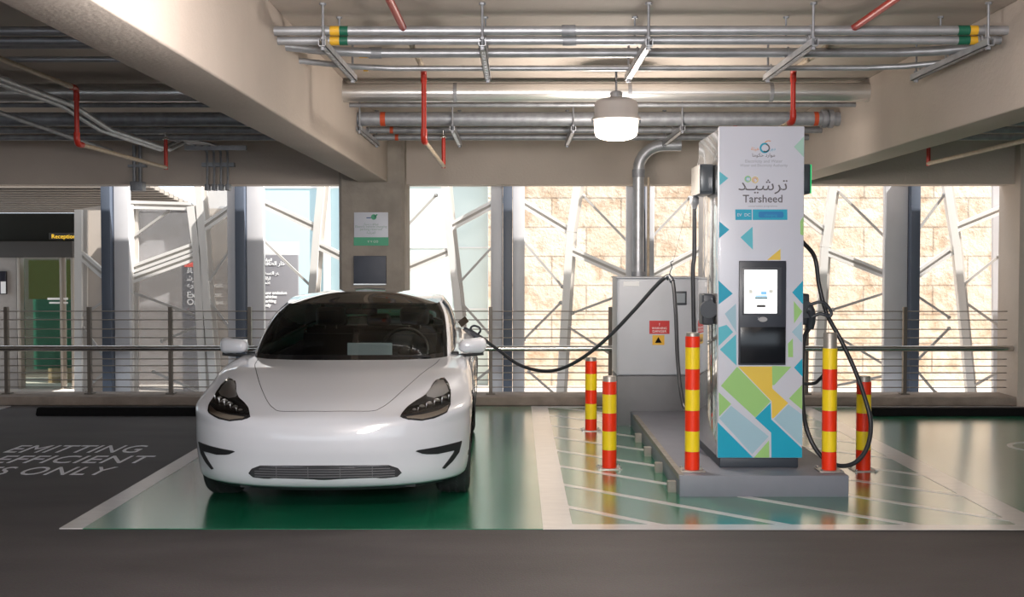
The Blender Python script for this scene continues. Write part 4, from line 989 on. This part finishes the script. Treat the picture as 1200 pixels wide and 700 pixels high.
for s_ in (-1, 1):
    q = MB(); conform(q, HL, s_, .0035, HLd, 22, 26); h = cpart(q, 'headlight')
    up_ = [(.615, .716), (.645, .755), (.666, .785), (.693, .797), (.723, .797), (.748, .765), (.764, .728), (.723, .710), (.67, .704)]
    q = MB(); conform(q, up_, s_, .0065, HLs, 10, 12, skirt=.003); cpart(q, 'upper_reflector', None, h)
    lowp = [(.488, .618), (.56, .616), (.64, .622), (.72, .636), (.778, .655), (.782, .668), (.765, .640), (.70, .616), (.61, .605), (.53, .608)]
    lowp = [(.49, .617), (.60, .626), (.70, .640), (.772, .668), (.756, .636), (.69, .614), (.61, .602), (.53, .608)]
    q = MB(); conform(q, lowp, s_, .0065, HLb, 8, 20, skirt=.003); cpart(q, 'lower_strip', None, h)
    for k, (x, z, r) in enumerate(((.555, .651, .016), (.600, .664, .021), (.646, .676, .024), (.692, .688, .025), (.738, .702, .021))):
        p, n = hit_f(s_ * x, z); q = MB()
        q.sphere(p + V((0, -.002, 0)), r, HLl, (.95, .45, .75), 14); cpart(q, 'lamp_lens', None, h)
        q = MB(); q.bar(p + V((s_ * (r + .004), -.008, -r)), p + V((s_ * (r + .004) + s_ * .006, -.008, r * 1.1)), .006, .008, HLs); cpart(q, 'lens_divider', None, h)
    q = MB(); conform(q, inset(HL, .004), s_, .016, CLEAR, 16, 20, skirt=.012); cpart(q, 'lamp_cover', None, h)
    # bumper corner vents
    V1 = [(.560, .406), (.70, .418), (.852, .432), (.840, .386), (.80, .376), (.70, .372), (.615, .380)]; V2 = [(.852, .428), (.835, .36), (.795, .31), (.745, .268), (.728, .272), (.765, .315), (.80, .36), (.818, .395)]
    q = MB(); conform(q, V1, s_, .006, TRIM, 10, 40, skirt=.014); conform(q, V2, s_, .0063, TRIM, 24, 6, skirt=.014); cpart(q, 'bumper_vent')
    # tail light
    TLP = [(.42, .86), (.60, .84), (.80, .86), (.80, .93), (.70, .955), (.45, .93)]
    def hit_r(x, z):
        hh = BV.ray_cast(V((x, 7, z)), V((0, -1, 0))); return (hh[0], hh[1] if hh[1].y > 0 else -hh[1]) if hh[0] else (V((x, 4.3, z)), V((0, 1, 0)))
    q = MB(); conform(q, TLP, s_, .004, mat('tail light red', (.35, .01, .01), .1), 8, 14, hit=hit_r); cpart(q, 'tail_light')
# --- lower grille
GP = [(-.475, .268), (-.455, .296), (-.40, .318), (-.2, .322), (0, .323), (.2, .322), (.40, .318), (.455, .296), (.475, .268), (.45, .246), (.38, .240), (0, .235), (-.38, .240), (-.45, .246)]
GRL = mat('grille dark', (.035, .036, .042), .4); GRS = mat('grille slat', (.13, .13, .145), .35)
q = MB(); conform(q, GP, 1, .004, GRL, 10, 40, skirt=.01); gr_ = cpart(q, 'lower_grille')
q = MB()
for z in (.252, .268, .284, .300):
    w = .44 if z < .3 else .41
    q.tube([hit_f(-w + 2 * w * j / 24, z)[0] + V((0, -.005, 0)) for j in range(25)], .0035, GRS, seg=6)
for x in (-.1, .1, -.3, .3): q.tube([hit_f(x, z)[0] + V((0, -.004, 0)) for z in (.243, .28, .316)], .003, GRS, seg=6)
cpart(q, 'grille_slats', None, gr_)
q = MB(); pts = []
for (x, z) in GP + GP[:1]: pts.append(hit_f(x * 1.008, z)[0] + V((0, -.001, 0)))
q.tube(pts, .0035, TRIM, seg=6, caps=False); cpart(q, 'grille_rim', None, gr_)
# under-lip
q = MB(); q.tube([V((x * .97, y + .05, .158 + .05 * abs(x) ** 3)) for x, y in [(R[0][i].x * s, R[0][i].y) for s, rng in ((-1, range(4, 0, -1)), (1, range(0, 5))) for i in rng]], .016, TRIM, seg=8)
cpart(q, 'lower_lip')
# panel gaps as thin dark tubes: hood gap, door gaps
def seam(pts, r=.0022, nm='panel_gap', close=False):
    q = MB(); q.tube(pts, r, SEAM, seg=6); return cpart(q, nm)
hp = smooth([(x, y, 0) for x, y in HOODP[:-1]], 6)
for s_ in (-1, 1): seam([hit_t(s_ * p.x, p.y)[0] for p in hp if p.y < 1.385])
for s_ in (-1, 1):
    for yy in (1.42, 2.50): seam([hit_s(s_, yy + (.05 if z_ < .4 else 0), z_)[0] for z_ in [.24 + .04 * j for j in range(17)]], .003)
    seam([hit_s(s_, 3.715 - math.sqrt(max(.46 ** 2 - (z_ - .335) ** 2, .0)) if z_ < .79 else 3.70 + (z_ - .8) * .1, z_)[0] for z_ in [.26 + .04 * j for j in range(13)]], .003)
    seam([hit_s(s_, 1.42 + .1 * j, .25)[0] for j in range(19)], .003)
    for yy in (2.25, 3.12):
        q = MB(); a = hit_s(s_, yy - .11, .80)[0]; b = hit_s(s_, yy + .11, .805)[0]; q.bar(a, b, .018, .012, STEEL, side=(1, 0, 0)); cpart(q, 'door_handle')
# --- greenhouse: windscreen, side glass, pillars, roof
def patch(G, sel, nm, mt, thick=0):
    used, F_ = {}, []
    for k in range(len(G) - 1):
        for c in range(Mb):
            if sel(k, c): F_.append([(k, c), (k, (c + 1) % Mb), (k + 1, (c + 1) % Mb), (k + 1, c)])
    if not F_: return None
    vs = []
    for f in F_:
        for q_ in f:
            if q_ not in used: used[q_] = len(vs); vs.append(G[q_[0]][q_[1]])
    me = bpy.data.meshes.new(nm); me.from_pydata([tuple(p) for p in vs], [], [[used[q_] for q_ in f] for f in F_])
    bm = bmesh.new(); bm.from_mesh(me); bmesh.ops.remove_doubles(bm, verts=bm.verts, dist=1e-5)
    for f in bm.faces: f.smooth = True
    bmesh.ops.recalc_face_normals(bm, faces=bm.faces)
    s = sum((f.normal.dot(f.calc_center_median() - V((0, 2.8, .7))) for f in bm.faces))
    if s < 0: bmesh.ops.reverse_faces(bm, faces=bm.faces)
    bm.to_mesh(me); bm.free(); me.materials.append(mt); me.transform(CM)
    o = bpy.data.objects.new(nm, me); COL.objects.link(o); o.parent = car
    return o
NG = 30
def zone(k, c):
    v = vcol(c); u = (k + .5) / NG
    if v < 6.05:
        return 'frit' if (v > 5.42 or u < .055 or u > .95) else 'wind'
    if v < 7.0 - u * .1: return 'pillar'
    if u > .93: return 'pillar'
    if u < .05: return 'trim'
    if v < 12.6 - u * .1: return 'trim' if 9.75 < v < 10.05 else 'side'
    if v < 14.6: return 'pillar'
    return 'frit' if (v < 15 or u < .06) else 'rear'
ws = patch(Gg, lambda k, c: zone(k, c) == 'wind', 'windscreen', WIND)
patch(Gg, lambda k, c: zone(k, c) == 'frit' and vcol(c) < 10, 'glass_border', FRIT); patch(Gg, lambda k, c: zone(k, c) == 'frit' and vcol(c) > 10, 'glass_border', FRIT)
for s_, cond in ((1, lambda c: c < Mb / 2), (-1, lambda c: c >= Mb / 2)):
    patch(Gg, lambda k, c: zone(k, c) == 'pillar' and cond(c), 'pillar', CARW)
    patch(Gg, lambda k, c: zone(k, c) == 'trim' and cond(c), 'window_trim', TRIM)
    patch(Gg, lambda k, c: zone(k, c) == 'side' and cond(c) and vcol(c) < 9.9, 'front_side_window', SIDEG)
    patch(Gg, lambda k, c: zone(k, c) == 'side' and cond(c) and vcol(c) > 9.9, 'rear_side_window', SIDEG)
patch(Gg, lambda k, c: zone(k, c) == 'rear', 'rear_window', SIDEG)
def rz(k, c):
    return 'rail' if (6.4 < vcol(c) < 14.5 and k < 2) else 'glass'
patch(Gr, lambda k, c: rz(k, c) == 'glass', 'roof_glass', ROOFG); patch(Gr, lambda k, c: rz(k, c) == 'rail', 'roof_rail', CARW)
# --- wipers on the cowl
for x0, x1 in ((-.55, .02), (.05, .60)):
    q = MB(); q.tube([(x0, 1.345 + .05 * abs(x0), .898), ((x0 + x1) / 2, 1.33, .905), (x1, 1.36, .90)], .007, TRIM, seg=6); cpart(q, 'wiper')
# --- wheels
TYT = mat('tyre tread', (.030, .031, .034), .75); RIM = mat('dark wheel rim', (.14, .14, .15), .35, metal=.8)
for wy, wz in WHEELS:
    for s_ in (-1, 1):
        e = bpy.data.objects.new('wheel', None); COL.objects.link(e); e.parent = car; e.location = (s_ * .782, wy - 2.35, wz)
        rx = Matrix.Rotation(s_ * PI / 2, 4, 'Y')
        q = MB(); w = .115
        prof = [(.235, -w), (.28, -w - .002), (.315, -w + .006), (.328, -w + .022), (.334, -w + .045), (.335, 0), (.334, w - .045), (.328, w - .022), (.315, w - .006), (.28, w + .002), (.235, w)]
        q.lathe(prof, RUB, 64, mtx=rx, close=False)
        for k in range(60):
            a = 2 * PI * k / 60
            for zo, sg_ in ((-.075, 1), (-.03, -1), (.03, 1), (.075, -1)):
                q.box((-.004, -.018, -.003), (.004, .018, .003), TYT, mtx=Matrix.Rotation(s_ * PI / 2, 4, 'Y') @ Matrix.Rotation(a, 4, 'Z') @ Matrix.Translation((.3345 if abs(zo) < .05 else .331, 0, zo)) @ Matrix.Rotation(.5 * sg_, 4, 'X') @ Matrix.Rotation(PI / 2, 4, 'Y'))
        q.build('tyre', parent=e)
        q = MB(); q.lathe([(.235, -w), (.225, -w + .02), (.215, 0), (.225, w - .02), (.237, w - .002), (.228, w + .002)], RIM, 48, mtx=rx, close=False)
        q.lathe([(.0, w - .03), (.05, w - .028), (.055, w - .04)], RIM, 24, mtx=rx)
        for k in range(10):
            a = 2 * PI * k / 10 + (.10 if k % 2 else -.10); q.box((.03, -.014, w - .055), (.225, .014, w - .03), RIM, bev=.004, mtx=rx @ Matrix.Rotation(a, 4, 'Z'))
        q.build('rim', parent=e)
        q = MB(); q.lathe([(.0, 0), (.16, 0), (.16, .012), (0, .012)], STEEL, 32, mtx=rx); q.build('brake_disc', parent=e)
        # arch liner
        mb = MB(); pts = []
        for x in (s_ * .58, s_ * .885):
            pts.append([mb.bm.verts.new((x, wy + AR_ * math.cos(t), wz + AR_ * math.sin(t))) for t in [-.35 + (PI + .7) * j / 24 for j in range(25)]])
        for j in range(24): mb.bm.faces.new((pts[0][j], pts[0][j + 1], pts[1][j + 1], pts[1][j]))
        mb.bm.faces.new(pts[0]); mb.mi(TRIM); cpart(mb, 'arch_liner')
# underbody
q = MB(); q.prism([(-.56, .2), (.56, .2), (.60, .45), (.58, 4.3), (-.58, 4.3), (-.60, .45)], .155, .20, TRIM, axis='z'); q.prism([(-.84, 1.25), (.84, 1.25), (.84, 3.3), (-.84, 3.3)], .15, .20, TRIM, axis='z')
cpart(q, 'underbody')
# --- mirrors
for s_ in (-1, 1):
    q = MB(); q.box((-.105, -.07, -.058), (.105, .075, .062), CARW, bev=.045)
    for v in q.bm.verts:
        t = (v.co.x * s_ + .105) / .21; v.co.z *= (.72 + .28 * min(1, t * 1.6)); v.co.z += .006 * t; v.co.y += -.0 + .03 * t * t
    o = q.build('wing_mirror', parent=car); o.data.transform(Matrix.Translation((s_ * .905, 1.62 - 2.35, .957)))
    q = MB(); q.box((-.085, .065, -.042), (.085, .078, .048), HLl, bev=.006); r = q.build('mirror_glass', parent=o); r.data.transform(Matrix.Translation((s_ * .905, 1.64 - 2.35, .957)))
    q = MB(); q.tube([(s_ * .99, 1.615, .90), (s_ * .90, 1.61, .893), (s_ * .80, 1.62, .888), (s_ * .74, 1.64, .892)], .011, TRIM, seg=8); q.box((min(s_ * .74, s_ * .80), 1.60, .885), (max(s_ * .74, s_ * .80), 1.69, .915), TRIM, bev=.01)
    r = q.build('mirror_arm', parent=o); r.data.transform(CM)
# --- cabin
q = MB(); q.box((-.70, 1.35, .22), (.70, 4.0, .30), CABIN); q.box((-.74, 1.40, .30), (-.70, 3.9, .86), CABIN); q.box((.70, 1.40, .30), (.74, 3.9, .86), CABIN); q.box((-.70, 3.85, .3), (.70, 3.9, .98), CABIN); cpart(q, 'cabin_tub')
q = MB(); q.prism([(1.33, .60), (1.33, .862), (1.55, .885), (1.82, .868), (1.93, .83), (1.93, .60)], -.70, .70, CABIN, axis='x', bev=.01); cpart(q, 'dashboard')
q = MB(); q.box((-.08, 1.90, .835), (.27, 1.915, .965), mat('centre screen', (.20, .25, .26), .12, emit=(.45, .55, .56), es=.16), bev=.006); q.box((.06, 1.915, .82), (.13, 1.95, .90), TRIM); cpart(q, 'centre_screen')
q = MB(); a = PI * .14; mx = Matrix.Translation((.36, 2.02, .895)) @ Matrix.Rotation(math.radians(68), 4, 'X')
ringp = [mx @ V((.182 * math.cos(t), .182 * math.sin(t), 0)) for t in [2 * PI * j / 32 for j in range(33)]]
SWM = mat('steering wheel trim', (.05, .05, .052), .45)
q.tube(ringp, .015, SWM, seg=8, caps=False)
for t in (0, PI, -PI / 2): q.bar(mx @ V((0, 0, .01)), mx @ V((.18 * math.cos(t), .18 * math.sin(t), 0)), .035, .015, SWM)
q.sphere((0, 0, 0), .055, SWM, (1, 1, .45), mtx=mx); cpart(q, 'steering_wheel')
for s_ in (-1, 1):
    e = bpy.data.objects.new('front_seat', None); COL.objects.link(e); e.parent = car; e.location = (s_ * .37, .35, .30)
    q = MB(); q.box((-.25, -.28, .0), (.25, .25, .22), SEAT, bev=.06); q.build('seat', parent=e)
    q = MB(); q.prism([(.16, .16), (.36, .70), (.44, .72), (.50, .66), (.32, .14)], -.24, .24, SEAT, axis='x', bev=.04); q.build('backrest', parent=e)
    q = MB(); q.box((-.13, .36, .74), (.13, .46, .90), SEAT, bev=.04); q.tube([(-.05, .41, .68), (-.05, .41, .78)], .006, STEEL, seg=8); q.tube([(.05, .41, .68), (.05, .41, .78)], .006, STEEL, seg=8); q.build('headrest', parent=e)
q = MB(); q.box((-.66, 3.0, .30), (.66, 3.45, .56), SEAT, bev=.06); q.prism([(3.40, .5), (3.62, 1.0), (3.72, 1.02), (3.60, .5)], -.64, .64, SEAT, axis='x', bev=.03)
for x in (-.4, 0, .4): q.box((x - .11, 3.62, 1.0), (x + .11, 3.70, 1.12), SEAT, bev=.035)
cpart(q, 'rear_bench')
q = MB(); q.box((-.13, 2.16, 1.175), (.13, 2.185, 1.225), TRIM, bev=.012); q.tube([(0, 2.17, 1.22), (0, 2.14, 1.268)], .012, TRIM, seg=8); cpart(q, 'rear_view_mirror')
# --- charge flap on the left rear haunch
p, n = hit_s(1, 3.92, .945)
q = MB(); q.box((-.004, -.06, -.045), (.004, .06, .045), mat('flap brown grey', (.07, .055, .04), .4), bev=.004, mtx=Matrix.Translation(p + V((-.02, -.06, .085))) @ Matrix.Rotation(.9, 4, 'Y') @ Matrix.Rotation(.5, 4, 'Z')); cpart(q, 'charge_flap')
PORT_L = p + V((0, -2.35, 0)); PORT = Matrix.Translation(car.location) @ Matrix.Rotation(car.rotation_euler.z, 4, 'Z') @ PORT_L
# ================================================================== CHARGING CABLES
def shift(o): return o
def cable(name, pts, lab, parts, r=.016, n=10):
    loc = V(pts[0]); e = empty(name, loc, lab, 'charging cable')
    q = MB(); q.tube([p - loc for p in smooth(pts, n)], r, CABLE, seg=12); q.build('sheath', parent=e)
    for nm, f in parts: f(e, loc, nm)
    return e
YPT = PORT.y
def pp(x, y, Y): return PY(x, y, Y)
def plug_left(e, loc, nm):
    a, b, c_ = PORT + V((-.02, -.01, 0)), pp(553, 391, YPT - .02), pp(571, 401, YPT - .06)
    q = MB(); q.tube([p - loc for p in smooth([a, a.lerp(b, .5), b, c_], 4)], .03, DGREY, seg=14, rs=[.036, .036, .036, .035, .034, .034, .033, .033, .032, .03, .027, .024, .021]); q.build('connector', parent=e)
    h = smooth([pp(551, 389, YPT - .03), pp(552, 384, YPT - .04), pp(556, 382, YPT - .04), pp(561.5, 384, YPT - .05), pp(563, 388, YPT - .05), pp(560, 392, YPT - .04), pp(558, 394, YPT - .03)], 5)
    q = MB(); q.tube([p - loc for p in h], .0105, DGREY, seg=10); q.build('handle', parent=e)
QW = qs.location
gL = V((QX0 - .085, YQ + .56, PY(830, 228, 8.5).z - .08)); gR = V((QX1 + .085, YQ + .56, PY(830, 228, 8.5).z - .08))
tip = pp(784, 324, 9.5)
left_pts = [pp(568, 399, YPT - .05), pp(585, 411, YPT - .15), pp(607, 427, 10.95), pp(632, 434.5, 10.75), pp(655, 433, 10.5), pp(682, 420, 10.2), pp(712, 396, 9.95), pp(742, 365, 9.75), pp(766, 338, 9.6), pp(778, 326.5, 9.52), tip, pp(789, 333, 9.45), pp(792, 370, 9.35), pp(794, 420, 9.25), pp(798, 460, 9.1), pp(803, 480, 9.0), pp(810, 484, 8.85), pp(816, 465, 8.75), pp(813.5, 400, gL.y), pp(812, 320, gL.y), V((gL.x, gL.y, gL.z - .35)), V(gL)]
def hook(e, loc, nm):
    q = MB(); q.tube([p - loc for p in smooth([tip + V((0, 0, -.015)), pp(785.5, 318, 9.5), pp(787.5, 313, 9.5), pp(786, 308, 9.5), pp(789, 306, 9.5)], 4)], .004, DGREY, seg=8); q.build('hanging_hook', parent=e)
    q = MB(); q.tube([pp(780.5, 327, 9.5) - loc, tip + V((0, 0, .003)) - loc, pp(788, 330, 9.46) - loc], .022, DGREY, seg=10); q.build('cable_clamp', parent=e)
c1 = cable('charging_cable', left_pts, 'long black charging cable looping from the station to the plug in the white car', [('p', plug_left), ('h', hook)])
# tether cord up to the station
q = MB(); q.tube([pp(789, 306, 9.5), V((QX0 + .004, YQB - .08, 2.42))], .0013, DGREY, seg=6)
tag(q.build('tether_cord', loc=tuple(pp(789, 306, 9.5))), 'thin cord holding up the cable hook left of the charging station', 'cord')
H = V((QX1 + .05, YQ + .10, PY(950, 362, 8.35).z))
right_pts = [V(gR), gR + V((.0, -.01, -.2)), pp(954, 300, 8.62), pp(960, 335, 8.6), pp(969, 368, 8.58), pp(985, 398, 8.55), pp(1001, 432, 8.5), pp(1014, 468, 8.42), pp(1020.5, 497, 8.36), pp(1016, 525, 8.30), pp(1001, 543, 8.27), pp(980, 545.5, 8.255), pp(960, 532, 8.26), pp(946, 505, 8.30), pp(940.5, 470, 8.38), pp(940.5, 420, 8.44), pp(943, 395, 8.44), pp(951, 381, 8.40)]
def plug_right(e, loc, nm):
    q = MB(); q.tube([p - loc for p in smooth([pp(949, 384, 8.40), pp(951, 374, 8.37), pp(950, 364, 8.34), pp(946, 362, 8.34)], 4)], .03, DGREY, seg=14); q.build('connector', parent=e)
    h = smooth([pp(950, 357, 8.34), pp(961, 354, 8.32), pp(968, 357, 8.32), pp(974, 366, 8.32), pp(972, 371, 8.32), pp(966, 369, 8.32), pp(960, 368, 8.33), pp(951, 372, 8.34)], 5)
    q = MB(); q.tube([p - loc for p in h], .012, DGREY, seg=10); q.build('handle', parent=e)
c2 = cable('charging_cable', right_pts, 'black charging cable hanging in a long loop on the right side of the station', [('p', plug_right)])
ex = smooth([V((QX1 - .003, 8.7, pp(941, 449, 8.7).z)), pp(951, 450, 8.7), pp(960, 445, 8.65), pp(967, 436, 8.6), pp(971, 420, 8.5), pp(972, 405, 8.45)], 6)
q = MB(); q.tube([p - off for p in ex], .013, CABLE, seg=10); q.build('short_cable', parent=qs)

# ================================================================== LIGHT
w = bpy.data.worlds.new('world'); SC.world = w; w.use_nodes = True
bg = w.node_tree.nodes['Background']; bg.inputs[0].default_value = (.80, .90, 1.0, 1); bg.inputs[1].default_value = 2.0
def area(name, loc, size, power, col, rot=(0, 0, 0), shape='DISK', sy=None, spread=PI):
    l = bpy.data.lights.new(name, 'AREA'); l.shape = shape; l.size = size; l.energy = power; l.color = col; l.spread = spread
    if sy: l.size_y = sy
    o = bpy.data.objects.new(name, l); COL.objects.link(o); o.location = loc; o.rotation_euler = rot; return o
def point(name, loc, r, power, col):
    l = bpy.data.lights.new(name, 'POINT'); l.shadow_soft_size = r; l.energy = power; l.color = col
    o = bpy.data.objects.new(name, l); COL.objects.link(o); o.location = loc; return o
sun = bpy.data.lights.new('sun', 'SUN'); sun.energy = 11.5; sun.angle = math.radians(.6); sun.color = (1, .95, .88)
so_ = bpy.data.objects.new('sun', sun); COL.objects.link(so_); E_ = math.radians(50); sd_ = V((-.937 * math.cos(E_), .35 * math.cos(E_), -math.sin(E_))); so_.rotation_euler = sd_.to_track_quat('-Z', 'Y').to_euler()
WARM = (1, .90, .80)
point('unseen_aisle_light', (.15, -.6, 2.45), .5, 900, (1, .965, .94))  # unseen source above and behind the camera, inferred from the pipe shadows
point('unseen_aisle_light', (-.3, 3.9, 2.3), .3, 170, (1, .95, .91))  # unseen fill light without a fixture, added to brighten ceiling and beams
point('bay_lamp', (lamp.location.x, YL, 2.25), .15, 100, WARM)
SC.view_settings.view_transform = 'Standard'; SC.view_settings.look = 'None'; SC.view_settings.exposure = 0; SC.view_settings.gamma = 1
SC.view_settings.use_curve_mapping = False
SC.cycles.use_denoising = True; SC.cycles.max_bounces = 8; SC.cycles.transparent_max_bounces = 16; SC.cycles.sample_clamp_indirect = 6
SC.cycles.caustics_reflective = False; SC.cycles.caustics_refractive = False
